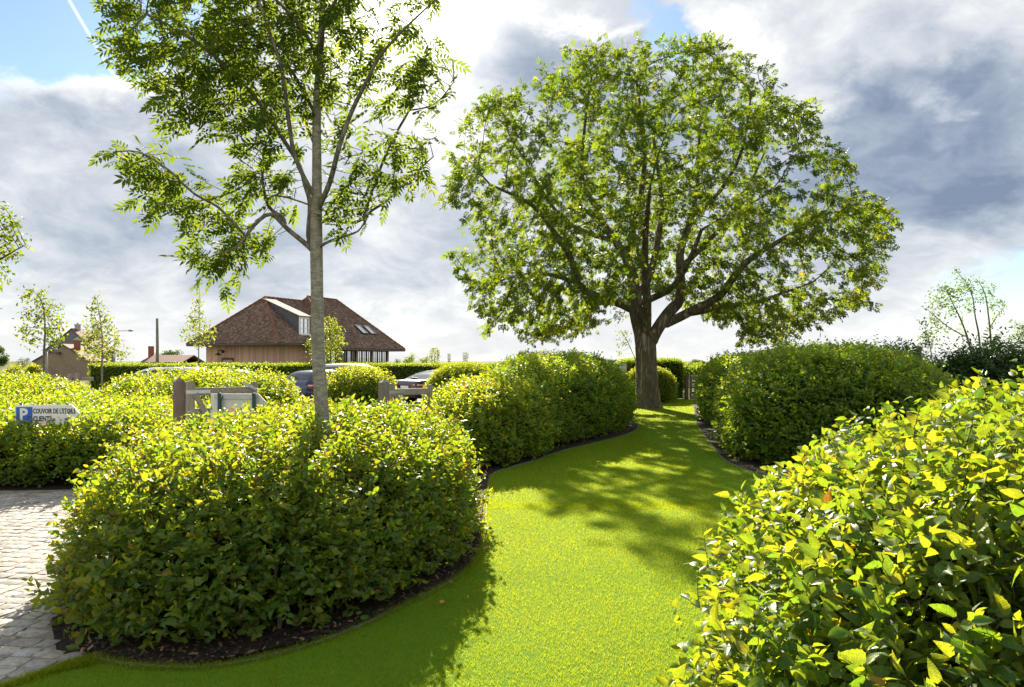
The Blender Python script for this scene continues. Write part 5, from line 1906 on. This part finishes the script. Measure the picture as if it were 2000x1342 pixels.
def gable_house(name, label, wall_m, roof_m, px0, px1, ppeak, ypk, yeave, Y, depth, wl_bottom=0., gable_uv=True):
    x0, x1, xp = [(p - 1000) / F * Y for p in (px0, px1, ppeak)]
    zp, ze = CAMH + (HY - ypk) / F * Y, CAMH + (HY - yeave) / F * Y
    root = thing(name, label, 'house', ((x0 + x1) / 2, Y, 0))
    cx = (x0 + x1) / 2
    xs = [x0 - cx, x1 - cx, xp - cx]
    v = [(xs[0], 0, 0), (xs[1], 0, 0), (xs[1], 0, ze), (xs[2], 0, zp), (xs[0], 0, ze)]
    vb = [(a, depth, c) for a, b, c in v]
    me = bpy.data.meshes.new('wall')
    fs = [(0, 1, 2, 3, 4), (9, 8, 7, 6, 5), (0, 4, 9, 5), (1, 6, 7, 2)]
    me.from_pydata(v + vb, [], fs)
    uvl = me.uv_layers.new(name='UVMap')
    for p in me.polygons:
        for li in p.loop_indices:
            co = me.vertices[me.loops[li].vertex_index].co
            uvl.data[li].uv = (co.x + co.y, co.z)
    link('wall', me, root, None, wall_m)
    rf = MB()
    for e_, s in ((xs[0], -1), (xs[1], 1)):
        dzl = (zp - ze) / (xs[2] - e_) if xs[2] != e_ else 0
        ex = e_ + s * .15
        ez_ = ze + dzl * (ex - e_)
        p = [(ex, -.12, ez_), (xs[2], -.12, zp), (xs[2], depth + .1, zp), (ex, depth + .1, ez_)]
        q = [(a, b, c + .14) for a, b, c in p]
        rf.add(p + q, [(0, 1, 2, 3), (7, 6, 5, 4), (0, 4, 5, 1), (1, 5, 6, 2), (2, 6, 7, 3), (3, 7, 4, 0)])
    ro = rf.build('roof', roof_m, root)
    return root, ro, cx


hs, ro, cx = gable_house('grey_house', 'distant house with a grey rendered gable and red tiled roof', 'grey_render', 'red_tile', 88, 186, 140, 643, 685, 96, 4.5)


def chim(px, ytop, wpx, hpx, Y, dy, root, cxx, m='red_brick'):
    x = (px - 1000) / F * Y - cxx
    z = CAMH + (HY - ytop) / F * Y
    wd_ = wpx / F * Y
    hh = hpx / F * Y
    o = MB().box((x, dy, z - hh / 2), (wd_, wd_ * .8, hh)).build('chimney', m, root)
    MB().box((x, dy, z + .04), (wd_ * 1.2, wd_ * 1.0, .12)).tube([(x, dy, z + .1), (x, dy, z + .32)], wd_ * .22, 8).build('chimney_cap', 'concrete', o)


chim(141, 634, 8, 24, 96, 1.2, ro, cx, 'concrete')
chim(157, 640, 9, 24, 96, 4., ro, cx, 'concrete')
hs, ro, cx = gable_house('brick_annex', 'low yellow-brick gabled annex in front of the grey house', 'yellow_brick', 'red_tile', 66, 176, 123, 674, 706, 78, 3)
chim(140, 664, 9, 26, 78, 1.0, ro, cx, 'red_brick')
MB().box(((118 - 1000) / F * 78 - cx, -.3, CAMH + (HY - 690) / F * 78), (.35, .3, .22)).box(((110 - 1000) / F * 78 - cx, -.15, CAMH + (HY - 689) / F * 78), (.9, .06, .06)).build('wall_lamp', 'dark_frame', hs)
hs, ro, cx = gable_house('red_roofed_shed', 'long low shed with a red tile roof behind the level hedge', 'yellow_brick', 'red_tile', 0, 1, .5, 700, 700, 70, 6)
# (long side faces the viewer: replace the tiny gable by a wide saddle roof)
for o in list(hs.children_recursive): bpy.data.objects.remove(o, do_unlink=True)
hs.location = ((315 - 1000) / F * 70, 70, 0)
wd2 = 84 / F * 70
ze, zr = CAMH + (HY - 709) / F * 70, CAMH + (HY - 700) / F * 70 + .25
MB().box((0, 2.5, ze / 2), (wd2 - .3, 4.6, ze)).build('wall', 'red_brick', hs)
sh = MB()
for s in (-1, 1):
    p = [(-wd2 / 2, 2.5 + s * 2.6, ze - .03), (wd2 / 2, 2.5 + s * 2.6, ze - .03), (wd2 / 2, 2.5, zr), (-wd2 / 2, 2.5, zr)]
    q = [(a, b, c + .12) for a, b, c in p]
    sh.add(p + q, [(0, 1, 2, 3), (7, 6, 5, 4), (0, 4, 5, 1), (1, 5, 6, 2), (2, 6, 7, 3), (3, 7, 4, 0)])
shr = sh.build('roof', 'red_tile', hs)
MB().box(((271 - 315) / F * 70, 2.4, zr / 2 + .55), (.42, .42, zr + 1.)).build('chimney', 'red_brick', hs)

# poles and lamps
p = at(307, 705, 62)
tag(MB().tube([(p.x, p.y, -.1), (p.x + .02, p.y, 3), (p.x, p.y, CAMH + (HY - 622) / F * 62)], [.15, .13, .11], 10).build('utility_pole', 'pole_wood', smooth=True), 'plain wooden utility pole rising behind the level hedge', 'utility pole')


def street_lamp(label, px, ytop, pxa, Y):
    p = at(px, ytop, Y)
    q = at(pxa, ytop, Y)
    root = thing('street_lamp', label, 'street lamp', (p.x, Y, 0), 0, 'street lamps')
    MB().tube([(0, 0, 0), (0, 0, p.z - .1)], [.07, .05], 8).build('pole', 'painted_steel', root, smooth=True)
    dxl = q.x - p.x
    MB().tube([(0, 0, p.z - .12), (dxl * .2, 0, p.z + .02), (dxl * .75, 0, p.z + .06)], .035, 6).build('arm', 'painted_steel', root, smooth=True)
    MB().tube([(dxl * .72, 0, p.z + .05), (dxl * .85, 0, p.z + .07), (dxl, 0, p.z + .06)], [.05, .12, .06], 8).build('lamp_head', 'painted_steel', root, smooth=True)


street_lamp('thin street lamp with a long arm behind the bushy pale young tree', 224, 647, 260, 66)
street_lamp('street lamp whose short arm shows before the brick annex', 92, 684, 112, 60)


# post and rail fence left
def rail_fence(label, x0, x1, Y, ztop, posts):
    root = thing('post_and_rail_fence', label, 'fence', ((x0 + x1) / 2, Y, 0))
    c = (x0 + x1) / 2
    for z in (ztop - .1, ztop - .5):
        MB().box(((x1 - x0) / 2 * 0, 0, z), (x1 - x0, .05, .13)).build('rail', 'rail_oak', root)
    for xp, zt in posts:
        MB().box((xp - c, -.08, zt / 2), (.15, .11, zt)).build('post', 'grey_oak', root, bevel=.01)


k = 26 / F
rail_fence('weathered wooden post and rail fence before the level hedge end', -17.9, -15.95, 26, CAMH - (735 - HY) * k, [((153 - 1000) * k, CAMH - (729 - HY) * k), ((139 - 1000) * k, CAMH - (731 - HY) * k), ((105 - 1000) * k, CAMH - (733 - HY) * k)])

# ------------------------------------------------------------------ gates


def pyramid_post(root, x, y, wd_, zt, m, name='post'):
    mb = MB().box((x, y, zt / 2), (wd_, wd_, zt), R(38))
    o = len(mb.v)
    h2 = wd_ / 2 * 1.06
    m_ = Matrix.Rotation(R(38), 3, 'Z')
    b = [m_ @ Vector((sx * h2, sy * h2, 0)) + Vector((x, y, zt + .002)) for sx, sy in ((-1, -1), (1, -1), (1, 1), (-1, 1))]
    mb.add(b + [Vector((x, y, zt + .065))], [(0, 1, 4), (1, 2, 4), (2, 3, 4), (3, 0, 4), (3, 2, 1, 0)])
    return mb.build(name, m, root)


def timber_gate(label, px_post, px_a, px_b, y_a, y_b, ztop_px, Ya, Yb, post_top, post_w, board=True, group='timber driveway gates', post_m='brown_post'):
    pp = at(px_post, HY, Ya)
    root = thing('timber_gate', label, 'gate', (pp.x, Ya, 0), 0, group)
    pyramid_post(root, 0, 0, post_w, CAMH - (post_top - HY) / F * Ya - .06, post_m, 'gate_post')
    a = at(px_a, y_a, Ya + .02) - Vector((pp.x, Ya, 0))
    b = at(px_b, y_b, Yb) - Vector((pp.x, Ya, 0))
    d_ = Vector((b.x - a.x, b.y - a.y, 0)).normalized()
    zt = a.z
    # hanging stile with rounded head, closing stile
    st = MB().box((a.x, a.y, zt / 2), (.125, .07, zt + .02), math.atan2(d_.y, d_.x)).tube([Vector((a.x, a.y, zt + .02)) - Vector((-d_.y, d_.x, 0)) * .034, Vector((a.x, a.y, zt + .02)) + Vector((-d_.y, d_.x, 0)) * .034], .0615, 14)
    st.build('hanging_stile', 'grey_oak', root)
    MB().box((b.x, b.y, (b.z + .02) / 2), (.075, .06, b.z + .02), math.atan2(d_.y, d_.x)).build('closing_stile', 'grey_oak', root, bevel=.008)
    zr_ = zt - .09
    p0, p1 = Vector((a.x, a.y, 0)) + d_ * .065, Vector((b.x, b.y, 0)) - d_ * .04
    for z, hh in ((zr_, .12), (zr_ - .30, .085), (zr_ - .56, .085), (zr_ - .80, .085), (zr_ - 1.0, .085)):
        if z > .1: MB().bar(p0 + Vector((0, 0, z)), p1 + Vector((0, 0, z)), hh, .05).build('rail', 'rail_oak', root)
    off = Vector((d_.y, -d_.x, 0)) * .045
    MB().bar(p0 + off + Vector((0, 0, zr_ - .03)), p0.lerp(p1, .55) + off + Vector((0, 0, zr_ - 1.)), .085, .03).build('brace', 'rail_oak', root)
    MB().bar(p0 + off * .75 + Vector((0, 0, zr_)) - d_ * .13, p0 + off * .75 + d_ * .22 + Vector((0, 0, zr_)), .055, .008).build('hinge', 'zinc', root)
    if board:
        c = Vector((b.x, b.y, zt))
        MB().bar(c + off + Vector((.02, 0, -.07)), c + off - d_ * .20 + Vector((0, 0, .045)), .045, .02).build('latch', 'zinc', root)
        MB().box(Vector((-.046, -.057, zt - .08)), (.03, .012, .07), R(38)).build('latch_plate', 'zinc', root)
    return root


timber_gate('grey oak driveway gate folded open beside a thick brown post', 350, 371, 497, 754, 748, 0, 10.4, 11.0, 738, .145)
timber_gate('second grey oak gate with a round-headed end post near the dark saloon', 750, 764, 840, 757, 753, 0, 13.0, 13.6, 741, .16, board=False, post_m='grey_oak')

# field gate by the walnut
fg = thing('field_gate', 'dark five-barred wooden field gate at the end of the lawn', 'gate', tuple(at(1341, HY, 33.)), 0)
fg.location.z = 0
zt = CAMH - (733 - HY) / F * 33
MB().box((0, 0, zt / 2), (.17, .17, zt), 0).build('gate_post', 'brown_post', fg, bevel=.015)
for y_, hh in ((736, .12), (747, .09), (757, .09), (767, .09), (777, .09)):
    MB().box((1.75, .02, CAMH - (y_ - HY) / F * 33), (3.2, .05, hh)).build('rail', 'brown_post', fg)
MB().box((.19, .0, zt / 2 + .03), (.1, .06, zt)).build('stile', 'brown_post', fg)
MB().box((3.3, .0, zt / 2 + .03), (.1, .06, zt)).build('stile', 'brown_post', fg)
MB().bar((.25, -.05, zt - .1), (1.7, -.05, .15), .09, .03). bar((.25, -.047, .15), (1.2, -.047, .62), .08, .03).build('brace', 'brown_post', fg)
MB().box((.55, -.06, zt - .03), (.7, .012, .06)).build('hinge', 'zinc', fg)
tag(MB().box((9.9, 32.95, .02), (2.6, .35, .05)).build('threshold_slab', 'concrete', bevel=.01), 'pale concrete slab under the field gate', 'slab')
p = at(1349, HY, 38.)
tag(MB().box((p.x, 38., .55), (.14, .14, 1.1)).build('field_post', 'grey_oak', bevel=.01), 'pale wooden post beyond the field gate', 'post')

# ------------------------------------------------------------------ signs


def text_mesh(body, size, name, bold=.0):
    cu = bpy.data.curves.new(name, 'FONT')
    cu.body = body
    cu.size = size
    cu.extrude = .0012
    cu.offset = bold
    cu.resolution_u = 2
    o = bpy.data.objects.new(name, cu)
    me = bpy.data.meshes.new_from_object(o)
    bpy.data.objects.remove(o)
    bpy.data.curves.remove(cu)
    return me


def place_text(body, parent, x, z, wd_, hh, y, m, bold=.0, name='lettering'):
    me = text_mesh(body, 1., name, bold)
    xs = [v.co.x for v in me.vertices]
    ys = [v.co.y for v in me.vertices]
    sx, sy = wd_ / (max(xs) - min(xs)), hh / (max(ys) - min(ys))
    for v in me.vertices: v.co = ((v.co.x - min(xs)) * sx + x, y - v.co.z * .6, (v.co.y - min(ys)) * sy + z)
    return link(name, me, parent, None, m)


Ys = 10.55
k = Ys / F
sg = thing('parking_sign', 'white arrow-shaped parking sign lettered COUVOIR DE L\'ETOILE CLIENTS above the hedge', 'sign', ((92 - 1000) * k, Ys, 0), R(1.5))
zb, ztp = CAMH - (829 - HY) * k, CAMH - (791 - HY) * k
w2 = 62 * k
mbs = MB()
prof = [(-w2, zb), (w2 - 16 * k, zb), (w2, (zb + ztp) / 2 + .02), (w2 - 14 * k, ztp), (-w2, ztp)]
vs = [(x, 0, z) for x, z in prof] + [(x, .025, z) for x, z in prof]
mbs.add(vs, [(0, 1, 2, 3, 4), (9, 8, 7, 6, 5)] + [(i, i + 5, (i + 1) % 5 + 5, (i + 1) % 5) for i in range(5)])
mbs.build('panel', 'sign_white', sg)
pw, pz0, pz1 = 31 * k, zb + .012, ztp - 4 * k
px0 = -w2 + 3 * k
MB().box((px0 + pw / 2, -.003, (pz0 + pz1) / 2), (pw, .006, pz1 - pz0)).build('blue_square', 'sign_blue', sg)
place_text('P', sg, px0 + pw * .24, pz0 + .05, pw * .5, (pz1 - pz0) * .74, -.0075, 'sign_white', .035)
place_text("COUVOIR DE L'ETOILE", sg, -w2 + 35 * k, ztp - 17 * k, 82 * k, 10.5 * k, -.002, 'sign_black', .03)
place_text('CLIENTS', sg, -w2 + 35 * k, ztp - 32 * k, 36 * k, 10.5 * k, -.002, 'sign_black', .03)
for xp in (-w2 + 8 * k, w2 - 26 * k):
    MB().tube([(xp, .05, 0), (xp, .05, ztp + .02)], .022, 10).build('sign_post', 'dark_green_post', sg, smooth=True)

# direction board seen from behind
Yb = 9.4
k = Yb / F
sb = thing('sign_board', 'white direction board seen from behind, clamped to two dark green posts', 'sign', (at(455, HY, Yb).x, Yb, 0), R(-4))
zt, zb = CAMH - (769 - HY) * k, CAMH - (835 - HY) * k
xl, xr = (410 - 455) * k, (503 - 455) * k
xt = (524 - 455) * k
prof = [(xl, zb), (xr, zb), (xt, (zb + zt) / 2 + .1), (xr + .02, zt), (xl, zt)]
vs = [(x, 0, z) for x, z in prof] + [(x, .022, z) for x, z in prof]
MB().add(vs, [(0, 1, 2, 3, 4), (9, 8, 7, 6, 5)] + [(i, i + 5, (i + 1) % 5 + 5, (i + 1) % 5) for i in range(5)]).build('panel', 'sign_back', sb)
for z in (zt - .045, zb + .1):
    MB().box(((xl + xr) / 2 + .03, -.014, z), (xr - xl - .08, .026, .05)).build('clamp_channel', 'zinc', sb)
for xp in ((432 - 455) * k, (501 - 455) * k):
    MB().tube([(xp, -.055, 0), (xp, -.055, zt + .012)], .027, 12).build('sign_post', 'dark_green_post', sb, smooth=True)

# notice with a blue triangle near the walnut
Yn = 33.6
k = Yn / F
sn = thing('notice_board', 'small white notice with a blue triangle left of the walnut trunk', 'sign', ((1205.5 - 1000) * k, Yn - 1.2, 0))
zt, zb = CAMH - (710 - HY) * k, CAMH - (734 - HY) * k
MB().box((0, 0, (zt + zb) / 2), (21 * k, .03, zt - zb)).build('panel', 'sign_white', sn)
for xp in (-10.9 * k, 10.9 * k): MB().box((xp, -.002, (zt + zb) / 2), (.03, .045, zt - zb + .03)).build('frame_strip', 'red_trim', sn)
zz = CAMH - (726 - HY) * k
MB().add([(-3 * k, -.018, zz), (3 * k, -.018, zz), (0, -.018, zz + 7 * k), (-3 * k, -.015, zz), (3 * k, -.015, zz), (0, -.015, zz + 7 * k)], [(0, 1, 2), (5, 4, 3), (0, 3, 4, 1), (1, 4, 5, 2), (2, 5, 3, 0)]).build('blue_triangle', 'sign_blue', sn)
MB().box((0, -.018, zt - 3.2 * k), (15 * k, .004, 1.6 * k)).build('printed_line', 'painted_steel', sn)
for xp in (-8 * k, 8 * k): MB().box((xp, .045, zt / 2), (.06, .05, zt)).build('sign_post', 'brown_post', sn)


# ------------------------------------------------------------------ cars
def car(label, loc, heading, paint, kind='saloon', group='cars in the car park', hs=1.):
    """heading: direction the nose points, radians from +X; local +X is the nose"""
    root = thing('parked_car', label, 'car', loc, heading, group)
    if kind == 'saloon':
        Lc, Wc, Hc, belt = 4.78, 1.86, 1.46, .96
        st = [(-2.39, .50, .80, .80), (-2.36, .30, .98, .98), (-2.1, .24, 1.02, 1.03), (-1.75, .22, 1.03, 1.05), (-1.15, .2, 1.02, 1.33), (-.55, .2, 1.0, 1.45), (.1, .2, .98, 1.46), (.6, .2, .97, 1.38), (1.25, .2, .96, .99), (1.9, .22, .86, .87), (2.25, .28, .72, .73), (2.39, .42, .58, .58)]
        glass = [('rear_window', 3, 5), ('windscreen', 7, 8)]
        side = (3, 8)
        pill = (-1.5, -1.15, -.05, .95)
    elif kind == 'hatch':
        Lc, Wc, Hc = 4.05, 1.72, 1.48
        st = [(-2.02, .48, .85, .85), (-1.98, .28, .96, .96), (-1.92, .24, .98, 1.0), (-1.62, .22, .98, 1.36), (-1.35, .2, .97, 1.44), (-.5, .2, .96, 1.48), (.1, .2, .95, 1.45), (.5, .2, .94, 1.32), (1.05, .2, .93, .96), (1.6, .22, .86, .87), (1.9, .3, .7, .71), (2.02, .42, .58, .58)]
        glass = [('rear_window', 2, 3), ('windscreen', 7, 8)]
        side = (3, 8)
        pill = (-1.2, -.25, .75)
    else:
        Lc, Wc, Hc = 4.4, 1.80, 1.80
        st = [(-2.2, .48, .9, .9), (-2.17, .28, 1.05, 1.05), (-2.12, .24, 1.08, 1.12), (-2.0, .22, 1.08, 1.66), (-1.75, .2, 1.07, 1.77), (-.7, .2, 1.06, 1.80), (.2, .2, 1.05, 1.77), (.75, .2, 1.04, 1.58), (1.42, .2, 1.02, 1.06), (1.9, .24, .92, .93), (2.15, .3, .75, .76), (2.25, .45, .6, .6)]
        glass = [('rear_window', 2, 3), ('windscreen', 7, 8)]
        side = (3, 8)
        pill = (-1.85, -.95, .15, 1.1)
    hw = Wc / 2
    st = [(a, b_ * 1., c_ * (hs if c_ > .9 else 1), e_ * (hs if e_ > .9 else 1)) for a, b_, c_, e_ in st]

    def section(x, zb_, zbelt, zr):
        e = 1 - .13 * (abs(x) / (Lc / 2)) ** 4
        tum = max(0, zr - zbelt)
        tp = hw * e * (1 - .30 * min(1, tum / .5) * .75)
        zm = (zb_ + zbelt) * .5
        pts = [(hw * .86 * e, zb_), (hw * .985 * e, zb_ + .14), (hw * 1.0 * e, zm), (hw * .965 * e, zbelt - .02), (hw * .93 * e, zbelt)]
        pts += [(tp + (hw * .93 * e - tp) * .12, zbelt + tum * .88), (tp * .84, zbelt + tum * .985), (tp * .42, zr + .012 * (tum > .1)), (0, zr + .016 * (tum > .1))]
        return pts
    V, Fc = [], []
    ns = None
    secs = []
    for s in st:
        p = section(*s)
        full = [(s[0], y_, z_) for y_, z_ in p] + [(s[0], -y_, z_) for y_, z_ in p[-2::-1]]
        ns = len(full)
        secs.append(full)
        V += full
    for i in range(len(st) - 1):
        for j in range(ns - 1):
            a = i * ns + j
            Fc.append((a, a + 1, a + ns + 1, a + ns))
        Fc.append((i * ns + ns - 1, i * ns, i * ns + ns, i * ns + 2 * ns - 1))
    Fc.append(tuple(range(ns)))
    Fc.append(tuple(range(len(st) * ns - 1, (len(st) - 1) * ns - 1, -1)))
    me = bpy.data.meshes.new('body')
    me.from_pydata(V, [], Fc)
    bm = bmesh.new()
    bm.from_mesh(me)
    bmesh.ops.recalc_face_normals(bm, faces=bm.faces)
    bm.to_mesh(me)
    bm.free()
    for p in me.polygons: p.use_smooth = True
    ob = link('body', me, root, None, paint)

    def patch(name, pts_rows, m, push):
        """glass patch lifted off the body along its normal"""
        rows = [[Vector(p) for p in r] for r in pts_rows]
        nr, nc = len(rows), len(rows[0])
        vs, fs = [], []
        c = Vector((0, 0, .8))
        for i in range(nr):
            for j in range(nc):
                du = rows[min(i + 1, nr - 1)][j] - rows[max(i - 1, 0)][j]
                dv = rows[i][min(j + 1, nc - 1)] - rows[i][max(j - 1, 0)]
                nn = du.cross(dv)
                nn = nn.normalized() if nn.length > 1e-8 else Vector((0, 0, 1))
                if nn.dot(rows[i][j] - c) < 0: nn = -nn
                vs.append(rows[i][j] + nn * push)
        for i in range(nr - 1):
            for j in range(nc - 1): fs.append((i * nc + j, i * nc + j + 1, (i + 1) * nc + j + 1, (i + 1) * nc + j))
        return MB().add(vs, fs).build(name, m, root, smooth=True)

    def surf(x, f):
        """point on the body at station x (interpolated) and section fraction index f"""
        for i in range(len(st) - 1):
            if st[i][0] <= x <= st[i + 1][0]:
                t_ = (x - st[i][0]) / (st[i + 1][0] - st[i][0])
                j = int(f)
                g = f - j
                j2 = min(j + 1, ns - 1)
                p = Vector(secs[i][j]).lerp(Vector(secs[i][j2]), g)
                q = Vector(secs[i + 1][j]).lerp(Vector(secs[i + 1][j2]), g)
                return p.lerp(q, t_)
        return Vector(secs[-1][int(f)])
    for nm, i0, i1 in glass:
        x0, x1 = st[i0][0] + .06, st[i1][0] - .05
        patch(nm, [[surf(x0 + (x1 - x0) * u, 5.75 + 4.5 * v) for v in np.linspace(0, 1, 7)] for u in np.linspace(0, 1, 5)], 'car_glass', .006)
    # side windows between pillars
    xa, xb = st[side[0]][0] + .18, st[side[1]][0] - .22
    cuts = [xa] + [x for x in pill if xa + .15 < x < xb - .15] + [xb]
    for sgn in (1, -1):
        for c0, c1 in zip(cuts[:-1], cuts[1:]):
            rows = []
            for x in np.linspace(c0 + .03, c1 - .03, 5):
                col_ = []
                for v in np.linspace(4.08, 4.95, 4):
                    p = surf(x, v)
                    col_.append((p.x, p.y * sgn, p.z))
                rows.append(col_)
            patch('side_window', rows, 'car_glass', .006)
    # wheels
    wr = .32
    for x in (-Lc * .285, Lc * .30):
        for sgn in (1, -1):
            y_ = sgn * (hw - .11)
            arch = MB().tube([(x, y_ - sgn * .05, wr), (x, sgn * (hw + .004), wr)], [wr + .05, wr + .05], 20).build('wheel_arch', 'plastic_black', root)
            wobj = MB().tube([(x, y_ - .1, wr), (x, y_ - .09, wr), (x, y_ + .11, wr), (x, y_ + .125, wr)] if sgn > 0 else [(x, y_ + .1, wr), (x, y_ + .09, wr), (x, y_ - .11, wr), (x, y_ - .125, wr)], [wr * .9, wr, wr, wr * .9], 22).build('wheel', 'tyre', root, smooth=False)
            rim = MB()
            yo_ = sgn * (hw + .022)
            rim.tube([(x, yo_ - sgn * .02, wr), (x, yo_, wr)], [.05, .04], 10)
            for q in range(10):
                a = q * .6283
                rim.bar((x + .04 * math.cos(a), yo_ - sgn * .012, wr + .04 * math.sin(a)), (x + .2 * math.cos(a), yo_ - sgn * .006, wr + .2 * math.sin(a)), .03, .02, up=(0, 1, 0))
            for q in range(20):
                a0_, a1_ = q * .31416, (q + 1) * .31416
                rim.bar((x + .205 * math.cos(a0_), yo_ - sgn * .006, wr + .205 * math.sin(a0_)), (x + .205 * math.cos(a1_), yo_ - sgn * .006, wr + .205 * math.sin(a1_)), .02, .02, up=(0, 1, 0))
            rim.build('rim', 'rim_alloy', wobj)
    # lights, plate, bumper line, mirrors, badge-less boot strip
    zl = st[1][2] - .16
    xr = st[1][0]
    for sgn in (1, -1):
        rows = []
        for u in np.linspace(0, 1, 6):
            # wraps round the rear corner from the tail to the flank
            if u < .55: x, y_ = xr - .028 + .06 * (u / .55) ** 2, sgn * (hw * (.50 + .40 * u / .55))
            else: x, y_ = xr + .05 + .42 * (u - .55) / .45, sgn * (hw * (.925 + .065 * (u - .55) / .45))
            th_ = .13 * (1 - .35 * abs(u - .4))
            rows.append([(x, y_, zl - th_ * .75), (x - .012, y_ * 1.004, zl), (x, y_, zl + th_ * .6)])
        vs = [p for r_ in rows for p in r_]
        fs = [(i * 3 + j, i * 3 + j + 1, i * 3 + j + 4, i * 3 + j + 3) for i in range(5) for j in range(2)]
        tl = MB().add(vs, fs).add([(x_ + .05, y_ * .96, z_) for x_, y_, z_ in vs], [f[::-1] for f in fs]).build('tail_light', 'tail_red', root, smooth=True)
        vs2 = [(p[0] - .010, p[1] * 1.008, zl + (p[2] - zl) * .34 + .022) for r_ in rows[1:5] for p in r_]
        MB().add(vs2, [(i * 3 + j, i * 3 + j + 1, i * 3 + j + 4, i * 3 + j + 3) for i in range(3) for j in range(2)]).build('clear_lens', 'lamp_clear', tl, smooth=True)
        MB().box((Lc / 2 - .17, sgn * hw * .72, .68), (.22, .36, .13), sgn * .25).build('headlight', 'lamp_clear', root, bevel=.03)
        MB().box((.82, sgn * (hw + .07), 1.0 if kind != 'van' else 1.12), (.10, .17, .12), sgn * .15).build('mirror', paint, root, bevel=.03)
        MB().bar((-.62, sgn * (hw * .985 + .012), st[5][2] - .13), (-.40, sgn * (hw * .985 + .012), st[5][2] - .13), .03, .03).build('door_handle', paint, root, bevel=.008)
    MB().box((-Lc / 2 - .004, 0, .74), (.02, .54, .12)).build('number_plate', 'plate_white', root)
    MB().box((-Lc / 2 + .03, 0, .43), (.09, Wc * .84, .18)).build('bumper', 'plastic_black', root, bevel=.03)
    # rear wiper
    a_, b_ = surf(st[glass[0][1]][0] + .10, 8), surf(st[glass[0][1]][0] + .16, 6.6)
    MB().bar(a_ + Vector((-.02, 0, .022)), b_ + Vector((-.02, 0, .022)), .02, .02).build('wiper', 'plastic_black', root)
    return root


def carpos(px, Y): return ((px - 1000) / F * Y, Y, -.02)


car('dark aubergine saloon with red tail lights, seen from its rear corner', (-3.1, 31.8, -.02), R(47), 'car_aubergine', 'saloon')
car('dark blue hatchback with its rear window showing over the hedge', (-8.5, 31.6, -.02), R(60), 'car_navy', 'hatch')
car('silver people carrier with a high rounded roof behind the small mound', carpos(703, 34.), R(8), 'car_silver', 'van', hs=.97)
car('white car whose pale roof and sloping screen show above the left mound', carpos(315, 30.4), R(176), 'car_white', 'van', hs=.90)
car('white hatchback showing only a sliver of bonnet between mound and blue hatchback', carpos(470, 33.4), R(15), 'car_white', 'hatch')
